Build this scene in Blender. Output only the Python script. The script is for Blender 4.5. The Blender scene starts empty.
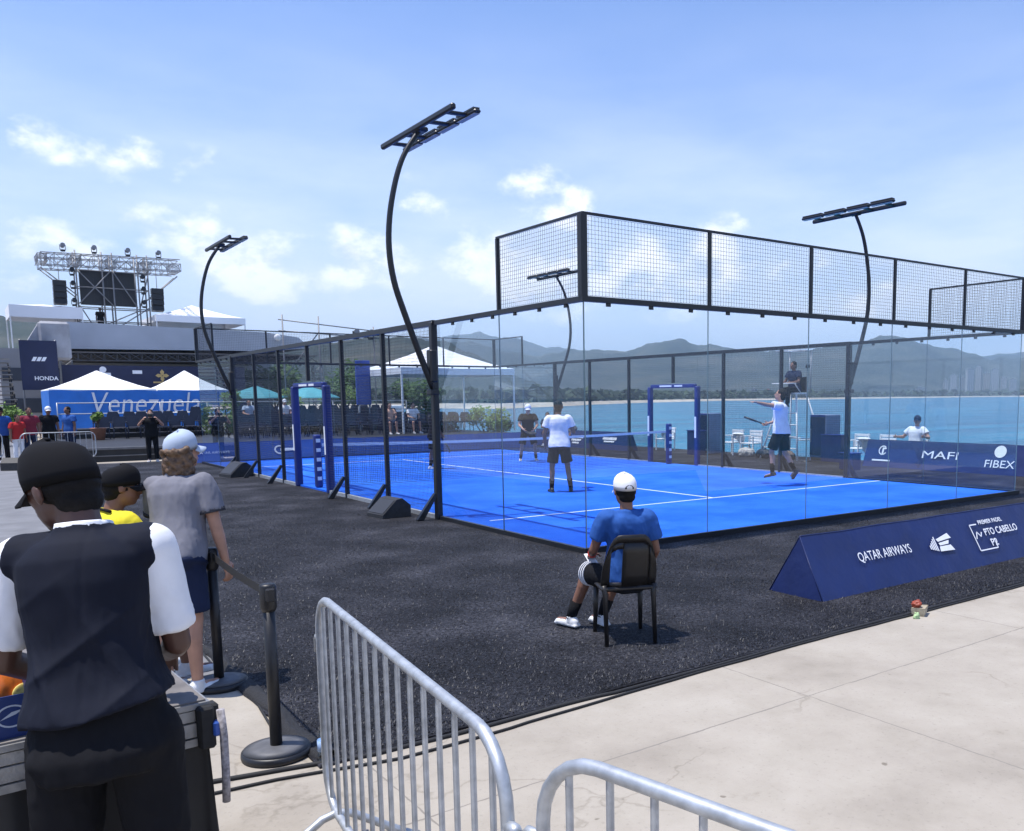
import bpy, math, random
from mathutils import Vector, Matrix, noise, Quaternion
V = Vector
R = math.radians
random.seed(7)
scene = bpy.context.scene
COL = scene.collection
GZ = -0.05            # level of the quay concrete; the court surface is z = 0

# ------------------------------------------------------------------ materials
def new_mat(name):
    m = bpy.data.materials.new(name); m.use_nodes = True
    return m, m.node_tree.nodes, m.node_tree.links, m.node_tree.nodes['Principled BSDF']

def M(name, col, rough=.6, var=.15, scale=12., bump=0., bscale=60., metal=0., spec=.5, col2=None, detail=4., sheen=0., dist=.01):
    m, N, L, b = new_mat(name)
    tc = N.new('ShaderNodeTexCoord')
    n = N.new('ShaderNodeTexNoise'); n.inputs['Scale'].default_value = scale; n.inputs['Detail'].default_value = detail
    L.new(tc.outputs['Object'], n.inputs['Vector'])
    mx = N.new('ShaderNodeMix'); mx.data_type = 'RGBA'
    c = V(col)
    if col2 is None:
        a_, b_ = c*(1-var), c*(1+var)
    else:
        a_, b_ = c, V(col2)
    mx.inputs[6].default_value = (*a_, 1); mx.inputs[7].default_value = (*[min(1, x) for x in b_], 1)
    mr = N.new('ShaderNodeMapRange'); mr.inputs[1].default_value = .3; mr.inputs[2].default_value = .7
    L.new(n.outputs['Fac'], mr.inputs[0]); L.new(mr.outputs[0], mx.inputs[0])
    L.new(mx.outputs[2], b.inputs['Base Color'])
    b.inputs['Roughness'].default_value = rough; b.inputs['Metallic'].default_value = metal
    b.inputs['Specular IOR Level'].default_value = spec
    if sheen: b.inputs['Sheen Weight'].default_value = sheen
    if bump:
        n2 = N.new('ShaderNodeTexNoise'); n2.inputs['Scale'].default_value = bscale; n2.inputs['Detail'].default_value = 3
        L.new(tc.outputs['Object'], n2.inputs['Vector'])
        bp = N.new('ShaderNodeBump'); bp.inputs['Strength'].default_value = bump; bp.inputs['Distance'].default_value = dist
        L.new(n2.outputs['Fac'], bp.inputs['Height']); L.new(bp.outputs[0], b.inputs['Normal'])
    return m

# ------------------------------------------------------------------ mesh builder
class MB:
    def __init__(s): s.v = []; s.f = []; s.sm = []; s.mi = []; s.cur = 0
    def add(s, vs, fs, smooth=False):
        o = len(s.v); s.v += [V(p) for p in vs]
        for f in fs: s.f.append([i+o for i in f]); s.sm.append(smooth); s.mi.append(s.cur)
        return s
    def box(s, lo, hi):
        x0, y0, z0 = lo; x1, y1, z1 = hi
        return s.add([(x0,y0,z0),(x1,y0,z0),(x1,y1,z0),(x0,y1,z0),(x0,y0,z1),(x1,y0,z1),(x1,y1,z1),(x0,y1,z1)],
              [(0,3,2,1),(4,5,6,7),(0,1,5,4),(1,2,6,5),(2,3,7,6),(3,0,4,7)])
    def cbox(s, c, sz, rot=None):
        hx, hy, hz = [k/2 for k in sz]; c = V(c)
        vs = [V(p) for p in ((-hx,-hy,-hz),(hx,-hy,-hz),(hx,hy,-hz),(-hx,hy,-hz),(-hx,-hy,hz),(hx,-hy,hz),(hx,hy,hz),(-hx,hy,hz))]
        if rot is not None: vs = [rot @ p for p in vs]
        return s.add([c+p for p in vs], [(0,3,2,1),(4,5,6,7),(0,1,5,4),(1,2,6,5),(2,3,7,6),(3,0,4,7)])
    def rbox(s, c, sz, b=.01, rot=None):
        """box with chamfered edges"""
        hx, hy, hz = [k/2 for k in sz]; b = min(b, hx*.9, hy*.9, hz*.9); c = V(c); vs = []; idx = {}
        for sx in (-1,1):
            for sy in (-1,1):
                for sz_ in (-1,1):
                    for ax in range(3):
                        h = [hx-b, hy-b, hz-b]; h[ax] += b
                        p = V((sx*h[0], sy*h[1], sz_*h[2])); idx[(sx,sy,sz_,ax)] = len(vs)
                        vs.append(c + (rot @ p if rot is not None else p))
        fs = []
        for ax in range(3):
            o1, o2 = (ax+1)%3, (ax+2)%3
            for sg in (-1,1):
                q = []
                for a, d in ((-1,-1),(1,-1),(1,1),(-1,1)):
                    k = [0,0,0]; k[ax] = sg; k[o1] = a; k[o2] = d; q.append(idx[(*k, ax)])
                fs.append(q if sg > 0 else q[::-1])
            for s1 in (-1,1):
                for s2 in (-1,1):
                    def kk(sa, a_): 
                        k = [0,0,0]; k[ax] = sa; k[o1] = s1; k[o2] = s2; return idx[(*k, a_)]
                    q = [kk(-1,o1), kk(1,o1), kk(1,o2), kk(-1,o2)]
                    fs.append(q if s1*s2 > 0 else q[::-1])
        for sx in (-1,1):
            for sy in (-1,1):
                for sz_ in (-1,1):
                    q = [idx[(sx,sy,sz_,a)] for a in range(3)]
                    fs.append(q if sx*sy*sz_ > 0 else q[::-1])
        return s.add(vs, fs)
    def loft(s, rings, caps=True, smooth=True, closed=True):
        n = len(rings[0]); vs = [p for r in rings for p in r]; fs = []
        for i in range(len(rings)-1):
            for j in range(n if closed else n-1):
                a, b = i*n+j, i*n+(j+1)%n
                fs.append((a, b, b+n, a+n))
        o = len(s.v); s.add(vs, fs, smooth)
        if caps:
            s.f.append([o+j for j in range(n)][::-1]); s.sm.append(False); s.mi.append(s.cur)
            e = o+(len(rings)-1)*n
            s.f.append([e+j for j in range(n)]); s.sm.append(False); s.mi.append(s.cur)
        return s
    @staticmethod
    def frame(d):
        d = V(d).normalized(); a = V((0,0,1)) if abs(d.z) < .9 else V((1,0,0))
        x = a.cross(d).normalized(); y = d.cross(x); return x, y
    def cone(s, a, b, r0, r1=None, n=12, caps=True, smooth=True):
        a, b = V(a), V(b); r1 = r0 if r1 is None else r1
        x, y = s.frame(b-a)
        ring = lambda c, r: [c + (x*math.cos(t)+y*math.sin(t))*r for t in [2*math.pi*k/n for k in range(n)]]
        return s.loft([ring(a, r0), ring(b, r1)], caps, smooth)
    def wire(s, a, b, r, n=3): return s.cone(a, b, r, r, n, True, False)
    def tube(s, pts, r, n=8, caps=True, rfn=None):
        pts = [V(p) for p in pts]; rings = []; x = None
        for i, p in enumerate(pts):
            d = (pts[min(i+1, len(pts)-1)] - pts[max(i-1, 0)]).normalized()
            if x is None: x, y = s.frame(d)
            else:
                x = (x - d*x.dot(d)).normalized(); y = d.cross(x)
            rr = rfn(i/(len(pts)-1)) if rfn else r
            rings.append([p + (x*math.cos(2*math.pi*k/n)+y*math.sin(2*math.pi*k/n))*rr for k in range(n)])
        return s.loft(rings, caps, True)
    def ell(s, c, rad, rot=None, nu=14, nv=9):
        c = V(c); vs = []; fs = []
        for i in range(nv+1):
            t = math.pi*i/nv
            for j in range(nu):
                a = 2*math.pi*j/nu
                p = V((rad[0]*math.sin(t)*math.cos(a), rad[1]*math.sin(t)*math.sin(a), rad[2]*math.cos(t)))
                vs.append(c + (rot @ p if rot is not None else p))
        for i in range(nv):
            for j in range(nu):
                a, b = i*nu+j, i*nu+(j+1)%nu
                fs.append((a, a+nu, b+nu, b))
        return s.add(vs, fs, True)
    def caps_(s, a, b, r0, r1=None, n=12):
        r1 = r0 if r1 is None else r1
        s.cone(a, b, r0, r1, n); s.ell(a, (r0,)*3, nu=n, nv=8); s.ell(b, (r1,)*3, nu=n, nv=8); return s
    def prism(s, poly, a, b):
        """polygon given as points, swept from offset a to offset b"""
        n = len(poly); P0 = [V(p)+V(a) for p in poly]; P1 = [V(p)+V(b) for p in poly]
        return s.add(P0+P1, [list(range(n))[::-1], list(range(n, 2*n))] + [(i, (i+1)%n, (i+1)%n+n, i+n) for i in range(n)])
    def lathe(s, prof, c=(0,0,0), n=20, smooth=True):
        c = V(c)
        rings = [[c+V((r*math.cos(2*math.pi*k/n), r*math.sin(2*math.pi*k/n), z)) for k in range(n)] for r, z in prof]
        return s.loft(rings, True, smooth)
    def mesh(s, name):
        me = bpy.data.meshes.new(name); me.from_pydata([tuple(p) for p in s.v], [], s.f)
        me.polygons.foreach_set('use_smooth', s.sm); me.polygons.foreach_set('material_index', s.mi); me.update()
        return me

def link(name, me, mats, parent=None):
    o = bpy.data.objects.new(name, me); COL.objects.link(o)
    for m in (mats if isinstance(mats, (list, tuple)) else [mats]): me.materials.append(m)
    if parent is not None: o.parent = parent
    return o
def P(name, mb, mats, parent=None, label=None):
    o = link(name, mb.mesh(name), mats, parent)
    if label: o['label'] = label
    return o
def tag(o, label=None, cat=None, group=None, kind=None):
    if label: o['label'] = label
    if cat: o['category'] = cat
    if group: o['group'] = group
    if kind: o['kind'] = kind
    return o
def T(name, label, cat, loc=(0,0,0), rz=0., group=None):
    o = bpy.data.objects.new(name, None); COL.objects.link(o)
    o.empty_display_size = .2; o.location = loc; o.rotation_euler = (0,0,rz)
    return tag(o, label, cat, group)
def structure(name, mb, mat): return tag(P(name, mb, mat), kind='structure')
def dup(root, loc, rz=None, label=None, group=None):
    def cp(o, par):
        c = o.copy(); COL.objects.link(c); c.parent = par
        for ch in kids.get(o, []): cp(ch, c)
        return c
    kids = {}
    st = [root]
    while st:
        o = st.pop()
        for ch in o.children: kids.setdefault(o, []).append(ch); st.append(ch)
    r = cp(root, None); r.location = loc
    if rz is not None: r.rotation_euler = (0,0,rz)
    if label: r['label'] = label
    if group: r['group'] = group
    return r

def text(s, name, c, xd, yd, w, h, mat, parent, thick=.001, bold=0., shear=0.):
    cu = bpy.data.curves.new('t', 'FONT'); cu.body = s; cu.extrude = .001; cu.offset = bold; cu.shear = shear; cu.resolution_u = 3
    o = bpy.data.objects.new('t', cu); COL.objects.link(o)
    dg = bpy.context.evaluated_depsgraph_get(); me = bpy.data.meshes.new_from_object(o.evaluated_get(dg))
    bpy.data.objects.remove(o); bpy.data.curves.remove(cu)
    xs = [v.co.x for v in me.vertices]; ys = [v.co.y for v in me.vertices]
    x0, x1, y0, y1 = min(xs), max(xs), min(ys), max(ys)
    xd, yd, c = V(xd).normalized(), V(yd).normalized(), V(c); n = xd.cross(yd)
    for v in me.vertices:
        a = ((v.co.x-x0)/(x1-x0)-.5)*w; b = ((v.co.y-y0)/(y1-y0)-.5)*h
        v.co = c + xd*a + yd*b + n*(thick if v.co.z > 0 else -.0005)
    me.name = name
    return link(name, me, mat, parent)

def remeshed(mb, vox, smooth=3, fac=.5):
    """union of the builder's closed shells as one continuous surface"""
    me = mb.mesh('tmp'); o = bpy.data.objects.new('tmp', me); COL.objects.link(o)
    r = o.modifiers.new('r', 'REMESH'); r.mode = 'VOXEL'; r.voxel_size = vox; r.use_smooth_shade = True
    if smooth:
        q = o.modifiers.new('s', 'SMOOTH'); q.factor = fac; q.iterations = smooth
    dg = bpy.context.evaluated_depsgraph_get(); out = bpy.data.meshes.new_from_object(o.evaluated_get(dg))
    bpy.data.objects.remove(o); bpy.data.meshes.remove(me)
    out.materials.clear()
    out.polygons.foreach_set('use_smooth', [True]*len(out.polygons))
    return out
# ------------------------------------------------------------------ people
def cloth(name, c, rough=.9, var=.08): return M(name, c, rough, var, 9, .25, 900, spec=.15, dist=.001)
skin_brown = M('skin_brown', (.20,.095,.06), .5, .12, 14, .1, 300, dist=.001)
skin_dark = M('skin_dark', (.085,.04,.028), .45, .12, 14, .1, 300, dist=.001)
skin_tan = M('skin_tan', (.43,.23,.155), .5, .12, 14, .1, 300, dist=.001)
m_eye = M('eye_dark', (.02,.015,.012), .2, .1)
m_lip = M('lip_skin', (.16,.06,.05), .5, .1)
hair_black = M('hair_black', (.006,.005,.005), .7, .4, 60, .5, 250, spec=.2, dist=.003)
hair_curly = M('hair_curly_brown', (.045,.025,.014), .6, .5, 40, .5, 160, col2=(.19,.11,.06), dist=.004)
c_white = cloth('white_cotton', (.78,.78,.80)); c_black = cloth('black_cotton', (.010,.010,.012)); c_navy = cloth('navy_cotton', (.018,.026,.06))
c_vest = M('charcoal_vest_cloth', (.0085,.0105,.020), .8, .15, 7, .2, 700, spec=.18, dist=.001)
c_trouser = cloth('black_trouser_cloth', (.010,.010,.012))
c_grey = cloth('grey_jersey', (.19,.19,.22)); c_dgrey = cloth('dark_grey_trim', (.05,.05,.06)); c_blue = cloth('royal_blue_jersey', (.03,.10,.34))
c_yellow = cloth('yellow_jersey', (.75,.62,.04)); c_red = cloth('red_jersey', (.42,.03,.03)); c_sky = cloth('light_blue_denim', (.42,.49,.60))
c_dkred = cloth('maroon_jersey', (.22,.03,.05)); c_peach = cloth('peach_cotton', (.6,.36,.26))
c_shoe = M('white_shoe_leather', (.7,.7,.7), .5, .1); c_shoeb = M('black_shoe_leather', (.02,.02,.022), .5, .1)
c_band = M('red_band', (.55,.05,.04), .6); m_lens = M('sunglass_lens', (.01,.01,.012), .1, .1)

TS = [(-.17,.075,.075,-.01),(-.10,.150,.105,-.01),(0,.172,.118,-.01),(.12,.165,.112,0),(.32,.142,.098,.005),(.55,.158,.112,.008),(.74,.178,.120,.005),(.86,.176,.108,0),(.94,.125,.085,-.005),(1.0,.070,.062,0)]
def ts(t):
    if t <= TS[0][0]: return TS[0][1:]
    for a, b in zip(TS, TS[1:]):
        if t <= b[0]:
            k = (t-a[0])/(b[0]-a[0]); k = k*k*(3-2*k)
            return tuple(x+(y-x)*k for x, y in zip(a[1:], b[1:]))
    return TS[-1][1:]

class Body:
    def __init__(s, pelvis=None, spine=(0,0,1), twist=0, arms=None, legs=None, head=(0,0), feet=None, H=1.75, wf=1., df=1., palm=None, curl=.5, hip_yaw=0, neck=.075, hk=1.06):
        k = H/1.75; s.k = k; s.kh = k*hk; s.wf, s.df = wf, df
        arms = arms or [((-.18,.02,-1),(-.08,.18,-1)), ((.18,.02,-1),(.08,.18,-1))]
        legs = legs or [((-.05,.02,-1),(-.02,-.05,-1)), ((.05,.02,-1),(.02,-.05,-1))]
        n = lambda d: V(d).normalized()
        u = n(spine); s.u = u
        rp = V((math.cos(R(hip_yaw)), math.sin(R(hip_yaw)), 0)); rp = (rp-u*rp.dot(u)).normalized()
        rs = V((math.cos(R(twist)), math.sin(R(twist)), 0)); rs = (rs-u*rs.dot(u)).normalized()
        s.rp, s.rs = rp, rs
        s.P = V((0,0,0)); s.N = u*.545*k
        s.S = [s.N - u*.062*k + rs*(sg*.188*k*(.5+.5*wf)) for sg in (-1,1)]
        s.E = [s.S[i]+n(arms[i][0])*.285*k for i in (0,1)]
        s.Wr = [s.E[i]+n(arms[i][1])*.255*k for i in (0,1)]
        s.Hd = [n(arms[i][2]) if len(arms[i]) > 2 else n(arms[i][1]) for i in (0,1)]
        s.hip = [rp*(sg*.092*k) - u*.01*k for sg in (-1,1)]
        s.K = [s.hip[i]+n(legs[i][0])*.43*k for i in (0,1)]
        s.A = [s.K[i]+n(legs[i][1])*.415*k for i in (0,1)]
        s.F = [n(f) for f in (feet or [(-.15,1,0),(.15,1,0)])]
        s.head_y, s.head_p = head
        s.palm = palm; s.curl = curl
        low = min(a.z for a in s.A) - .085*k
        off = V(pelvis) if pelvis is not None else V((0,0,-low))
        for nm in ('P','N'): setattr(s, nm, getattr(s, nm)+off)
        for nm in ('S','E','Wr','hip','K','A'): setattr(s, nm, [p+off for p in getattr(s, nm)])
        hq = Matrix.Rotation(R(s.head_y), 3, 'Z') @ Matrix.Rotation(R(s.head_p), 3, 'X')
        s.hr = hq; s.neck_top = s.N + (u*.6+hq@V((0,0,1))*.4).normalized()*neck*k + hq@V((0,.012,0))*k
        s.hc = s.neck_top + hq@V((0,.025,.085))*s.kh
    def ring(s, t, off=0., n=26, shift=(0,0,0)):
        w, d, fo = ts(t); k = s.k
        w, d = w*k*s.wf+off, d*k*s.df+off
        r = s.rp.lerp(s.rs, max(0, min(1, t))); r = (r - s.u*r.dot(s.u)).normalized(); f = s.u.cross(r)
        c = s.P + (s.N-s.P)*t + f*fo*k + V(shift); out = []
        for j in range(n):
            a = 2*math.pi*j/n; ca, sa = math.cos(a), math.sin(a); e = 2/2.5
            out.append(c + r*(w*math.copysign(abs(ca)**e, ca)) + f*(d*math.copysign(abs(sa)**e, sa)))
        return out
    def hp(s, x, y, z): return s.hc + s.hr @ (V((x,y,z))*s.kh)
    def body(s, vox=.009):
        m = MB(); k = s.k
        m.loft([s.ring(t) for t in (-.17,-.13,-.08,0,.12,.22,.32,.45,.55,.65,.74,.8,.86,.9,.94,.97,1.0)])
        m.caps_(s.N - s.u*.03*k, s.neck_top+(s.hr@V((0,0,.03)))*k, .058*k*(.6+.4*s.wf), .054*k)
        e = lambda c, r: m.ell(s.hp(*c), [q*s.kh for q in r], s.hr)
        e((0,-.012,.03), (.076,.096,.092)); e((0,.02,-.035), (.064,.074,.082)); e((0,.05,-.082), (.036,.036,.028))
        e((0,.045,.0), (.066,.05,.06))
        m.caps_(s.hp(0,.088,.012), s.hp(0,.108,-.026), .009*k, .015*k, 8)
        e((0,.088,-.058), (.026,.014,.011)); e((.033,.075,.024), (.024,.014,.008)); e((-.033,.075,.024), (.024,.014,.008))
        for sg in (-1,1):
            m.ell(s.hp(sg*.079,-.004,-.005), (.010*k,.021*k,.033*k), s.hr@Matrix.Rotation(R(sg*20),3,'Z')@Matrix.Rotation(R(-10),3,'X'))
        for i, sg in ((0,-1),(1,1)):
            m.caps_(s.S[i]-s.rs*sg*.07*k*s.wf-s.u*.01*k, s.S[i], .062*k*s.df, .058*k)
            mid = s.S[i].lerp(s.E[i], .45)
            b = .5+.5*s.wf
            m.caps_(s.S[i], mid, .056*k*b, .049*k*b); m.caps_(mid, s.E[i], .049*k*b, .040*k*b)
            q = s.E[i].lerp(s.Wr[i], .3)
            m.caps_(s.E[i], q, .040*k*b, .041*k*b); m.caps_(q, s.Wr[i], .041*k*b, .026*k)
            s.hand(m, i, sg)
            kn = s.hip[i].lerp(s.K[i], .45)
            m.caps_(s.hip[i], kn, .083*k*b, .070*k*b); m.caps_(kn, s.K[i], .070*k*b, .054*k)
            bk = (s.A[i]-s.K[i]).normalized(); th = (s.K[i]-s.hip[i]).normalized()
            fw = s.F[i]; back = (fw - bk*fw.dot(bk)); back = back.normalized()*-.016*k if back.length > .1 else V()
            c = s.K[i].lerp(s.A[i], .3)+back
            m.caps_(s.K[i], c, .052*k, .054*k); m.caps_(c, s.A[i], .054*k*(.6+.4*b), .036*k)
            toe = s.A[i] + fw*.15*k - V((0,0,.052*k)) if abs(fw.z) < .5 else s.A[i] + fw*.15*k
            m.caps_(s.A[i], s.A[i]-V((0,0,.04*k))-fw*.03*k, .034*k, .034*k); m.caps_(s.A[i]-V((0,0,.045*k)), toe, .036*k, .026*k)
        return remeshed(m, vox, 2)
    def hand(s, m, i, sg):
        k = s.k; d = s.Hd[i]
        pn = V(s.palm[i]) if s.palm and s.palm[i] is not None else s.rs*(-sg)
        pn = pn - d*pn.dot(d)
        pn = pn.normalized() if pn.length > .05 else s.frame_(d)
        sd = d.cross(pn)*sg           # towards the thumb
        if sd.y < -.3 and not s.palm: sd = -sd
        W = s.Wr[i]; rot = Matrix((sd, d, pn)).transposed()
        m.ell(W+d*.055*k, (.040*k,.055*k,.017*k), rot); m.ell(W+d*.02*k, (.028*k,.03*k,.018*k), rot)
        cu = s.curl if not isinstance(s.curl, (list, tuple)) else s.curl[i]
        for q, (o, L) in enumerate(((.030,.072),(.010,.082),(-.011,.076),(-.031,.060))):
            p = W + d*.092*k + sd*o*k; a = cu*.5+q*.06
            for seg, fr in enumerate((.42,.32,.26)):
                dd = (d*math.cos(a)+pn*math.sin(a)+sd*(o*1.4*(1-cu))).normalized(); e = p+dd*L*fr*k
                m.caps_(p, e, (.0092-.0006*seg)*k, (.0088-.0006*seg)*k, 8); p = e; a += cu*.75+.08
        p = W + d*.03*k + sd*.032*k; dd = (sd*.75+d*.6+pn*.3).normalized(); e = p+dd*.04*k
        m.caps_(p, e, .0125*k, .0105*k, 8); dd = (sd*.25+d*.85+pn*(.35+.3*cu)).normalized(); m.caps_(e, e+dd*.034*k, .0105*k, .009*k, 8)
    @staticmethod
    def frame_(d): return MB.frame(d)[0]

def wrinkle(me, amp, fr, stretch=(1,1,.45), seed=0, calm=None):
    me.update(); ns = [v.normal.copy() for v in me.vertices]
    for v, n in zip(me.vertices, ns):
        p = V((v.co.x*stretch[0], v.co.y*stretch[1], v.co.z*stretch[2]))*fr + V((seed*7.3, seed*3.1, 0))
        a = noise.noise(p); b = noise.noise(p*2.3+V((5,5,5)))
        c = noise.noise(V((p.x*4+p.z*2.4, p.y*4-p.z*1.5, p.z*2.2))); v.co += n*amp*((1-abs(a)*2.2)*.8 + b*.4 - .3 + (max(0, 1-abs(c)*4.)-.3)*.42)*(1 if calm is None else max(.08, min(1, (calm-v.co.z)/.14)))

def garment(B, kind, mat, root, vox=.011, sleeve=.55, hem=-.12, off=.014, leglen=.9, amp=.006, flare=0., seed=0, name=None, cut=None, slim=False, calm=None, sm=2):
    m = MB(); k = B.k; b = .5+.5*B.wf
    if kind in ('shirt', 'vest'):
        tt = [hem, hem+.05]+[x for x in (-.08,0,.12,.22,.32,.45,.55,.65,.74,.8,.86) if x > hem+.06]
        rings = []
        for t in tt:
            w = off + flare*max(0, (.5-t)) + (.012 if t < .4 and not slim else 0)
            if t < -.05: # keep the hem as wide as the hips
                w += (ts(0)[0]-ts(t)[0])*k*.9
            rings.append(B.ring(t, w))
        for t, o in ((.9, off), (.94, off*.9), (.975, off*.7), (1.0, off*.6), (1.03, off*.5)):
            rings.append(B.ring(t, o))
        m.loft(rings)
        for i, sg in ((0,-1),(1,1)):
            if kind == 'vest':
                m.caps_(B.S[i]-B.rs*sg*.10*k*B.wf-B.u*.012*k, B.S[i]-B.rs*sg*.022*k-B.u*.002*k, .080*k*B.df, .074*k)
                continue
            m.caps_(B.S[i]-B.rs*sg*.08*k*B.wf-B.u*.008*k, B.S[i]-B.rs*sg*.008*k, (.061+off)*k*max(1,B.df), (.0625+off)*k)
            if sleeve > 0:
                e = B.S[i].lerp(B.E[i], min(1, sleeve))
                m.cone(B.S[i], e, (.0575+off)*k*(.5+.5*b), (.054+off*1.7)*k*(.4+.6*b), 18)
                if sleeve > 1:
                    m.ell(B.E[i], ((.050+off)*k,)*3); m.cone(B.E[i], B.E[i].lerp(B.Wr[i], sleeve-1), (.05+off)*k, (.034+off)*k, 16)
    else:
        m.loft([B.ring(t, off+.004+((.05-t)*.25 if t < -.05 else 0)) for t in (-.19,-.14,-.08,0,.06,.12,.17,.22)])
        for i in (0,1):
            if kind == 'shorts':
                e = B.hip[i].lerp(B.K[i], leglen)
                m.cone(B.hip[i], e, (.088+off)*k*b, (.080+off*1.9)*k*b, 18)
                m.ell(B.hip[i], ((.088+off)*k*b,)*3)
            else:
                m.caps_(B.hip[i], B.K[i], (.088+off)*k*b, (.060+off)*k*b, 18)
                m.cone(B.K[i], B.K[i].lerp(B.A[i], .97), (.060+off)*k*b, (.05+off*1.3)*k, 18)
    me = remeshed(m, vox, sm); wrinkle(me, amp, 7., seed=seed, calm=calm)
    if cut: cut(me)
    return link(name or {'shirt':'shirt','vest':'vest','shorts':'shorts','trousers':'trousers'}[kind], me, mat, root)

def shoes(B, mat, root, vox=.009):
    for i in (0,1):
        m = MB(); k = B.k; f = B.F[i]; A = B.A[i]; z = V((0,0,1))
        if abs(f.z) > .35: z = (z - f*z.dot(f)).normalized() if abs(f.z) < .95 else V((0,-1,0))
        sd = f.cross(z); rot = Matrix((sd, f, z)).transposed()
        m.ell(A-z*.045*k-f*.025*k, (.042*k,.055*k,.045*k), rot); m.ell(A-z*.055*k+f*.06*k, (.044*k,.09*k,.032*k), rot); m.ell(A-z*.058*k+f*.125*k, (.048*k,.062*k,.028*k), rot)
        m.cone(A-z*.05*k, A+z*.01*k, .042*k, .045*k)
        m.rbox(A-z*.072*k+f*.05*k, (.085*k,.27*k,.024*k), .01, rot)
        link('shoe', remeshed(m, vox, 1), mat, root)
def socks(B, mat, root, top=.35, vox=.01):
    for i in (0,1):
        m = MB(); m.cone(B.A[i]-(B.A[i]-B.K[i]).normalized()*-.02, B.A[i].lerp(B.K[i], top), .041*B.k, .054*B.k, 14)
        P('sock', m, mat, root)

def cap(B, mat, root, brim=True, back_gap=False, name='cap', tall=1.):
    m = MB(); k = B.kh; rings = []; n = 28
    for z, s in ((-.012,1.0),(.02,1.02),(.05,.98),(.078*tall,.86),(.098*tall,.64),(.110*tall,.36),(.114*tall,.06)):
        rings.append([B.hp(.087*s*math.cos(2*math.pi*j/n), -.008+.107*s*math.sin(2*math.pi*j/n), .022+z+.012*math.sin(2*math.pi*j/n)) for j in range(n)])
    inner = [[B.hp(.083*math.cos(2*math.pi*j/n), -.008+.103*math.sin(2*math.pi*j/n), .0+.022+.03+.012*math.sin(2*math.pi*j/n)) for j in range(n)]]
    m.loft(inner+rings)
    m.ell(B.hp(0,-.008,.022+.116*tall), (.008*k,.008*k,.005*k))
    o = P(name, m, mat, root)
    if brim:
        q = MB(); top = []; bot = []; nn = 12
        for r in (0, .5, 1):
            for j in range(nn+1):
                a = math.pi*(.12+.76*j/nn); x = .084*math.cos(a)*(1-.05*r); y = .085*math.sin(a)+.008+r*.072*(math.sin(a)**.6)
                z = .016+.012*math.sin(a)-r*.022 - 2.6*x*x
                top.append(B.hp(x,y,z+.003)); bot.append(B.hp(x,y,z-.003))
        fs = []; w = nn+1; nt = len(top)
        for r in range(2):
            for j in range(nn):
                a = r*w+j; fs += [(a,a+1,a+1+w,a+w), (nt+a,nt+a+w,nt+a+1+w,nt+a+1)]
        for j in range(nn): a = 2*w+j; fs.append((a,a+1,nt+a+1,nt+a))
        for r in range(2): fs += [(r*w, r*w+w, nt+r*w+w, nt+r*w), (r*w+nn, nt+r*w+nn, nt+r*w+w+nn, r*w+w+nn)]
        q.add(top+bot, fs, True); P('brim', q, mat, o)
    return o
def hair(B, mat, root, curly=False, vox=.009, low=-.045, capped=False):
    m = MB(); k = B.kh
    if capped:
        m.ell(B.hp(0,-.022,-.004), (.080*k,.092*k,.052*k), B.hr); m.ell(B.hp(0,-.05,low), (.066*k,.052*k,.05*k), B.hr)
        me = remeshed(m, vox, 2); wrinkle(me, .002, 60, (1,1,1)); return link('hair', me, mat, root)
    if curly:
        rnd = random.Random(3)
        for q in range(170):
            a = rnd.uniform(-math.pi*1.12, math.pi*.12); z = rnd.uniform(-.135, .03); r = 1.0+.25*rnd.random()
            if -.0 < a: r *= .95
            m.ell(B.hp(.078*r*math.cos(a), -.02+.088*r*math.sin(a), z), (rnd.uniform(.013,.022)*k,)*3, nu=8, nv=6)
        return link('hair', remeshed(m, .007, 1), mat, root)
    m.ell(B.hp(0,-.02,.036), (.083*k,.097*k,.094*k), B.hr); m.ell(B.hp(0,-.055,low), (.066*k,.05*k,.06*k), B.hr)
    me = remeshed(m, vox, 2); wrinkle(me, .004, 40, (1,1,1)); return link('hair', me, mat, root)

def finish_face(B, me, mats):
    """dark eyes and lips on the faces of the one body mesh that lie there"""
    eyes = [B.hp(s*.031,.080,.008) for s in (-1,1)]; lip = B.hp(0,.098,-.058); k = B.k
    up = B.hr @ V((0,0,1)); rt = B.hr @ V((1,0,0))
    for p in me.polygons:
        c = p.center
        if (c-B.hc).length > .16*k: continue
        for e in eyes:
            d = c-e
            if abs(d.dot(up)) < .007*k and abs(d.dot(rt)) < .014*k and d.length < .03*k: p.material_index = 1
        d = c-lip
        if abs(d.dot(up)) < .009*k and abs(d.dot(rt)) < .024*k and d.length < .03*k: p.material_index = 2

def person(label, loc, heading, B, skin, clothes, vox=.010, group=None, cat='person'):
    """heading: compass direction the person faces, degrees anticlockwise from +Y"""
    r = T('person', label, cat, loc, R(heading), group)
    me = B.body(vox); o = link('body', me, [skin, m_eye, m_lip], r); finish_face(B, me, None)
    for c in clothes:
        fn, a = c[0], c[1:]
        kw = a[-1] if a and isinstance(a[-1], dict) else {}
        a = [x for x in a if not isinstance(x, dict)]
        if fn == 'shirt' or fn == 'vest' or fn == 'shorts' or fn == 'trousers': garment(B, fn, a[0], r, **{'vox': max(.010, vox), **kw})
        elif fn == 'cap': cap(B, a[0], r, **kw)
        elif fn == 'hair': hair(B, a[0], r, **kw)
        elif fn == 'shoes': shoes(B, a[0], r)
        elif fn == 'socks': socks(B, a[0], r, **kw)
        elif fn == 'extra': a[0](B, r)
    return r
def head_to(x, y): return math.degrees(math.atan2(-x, y))
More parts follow.
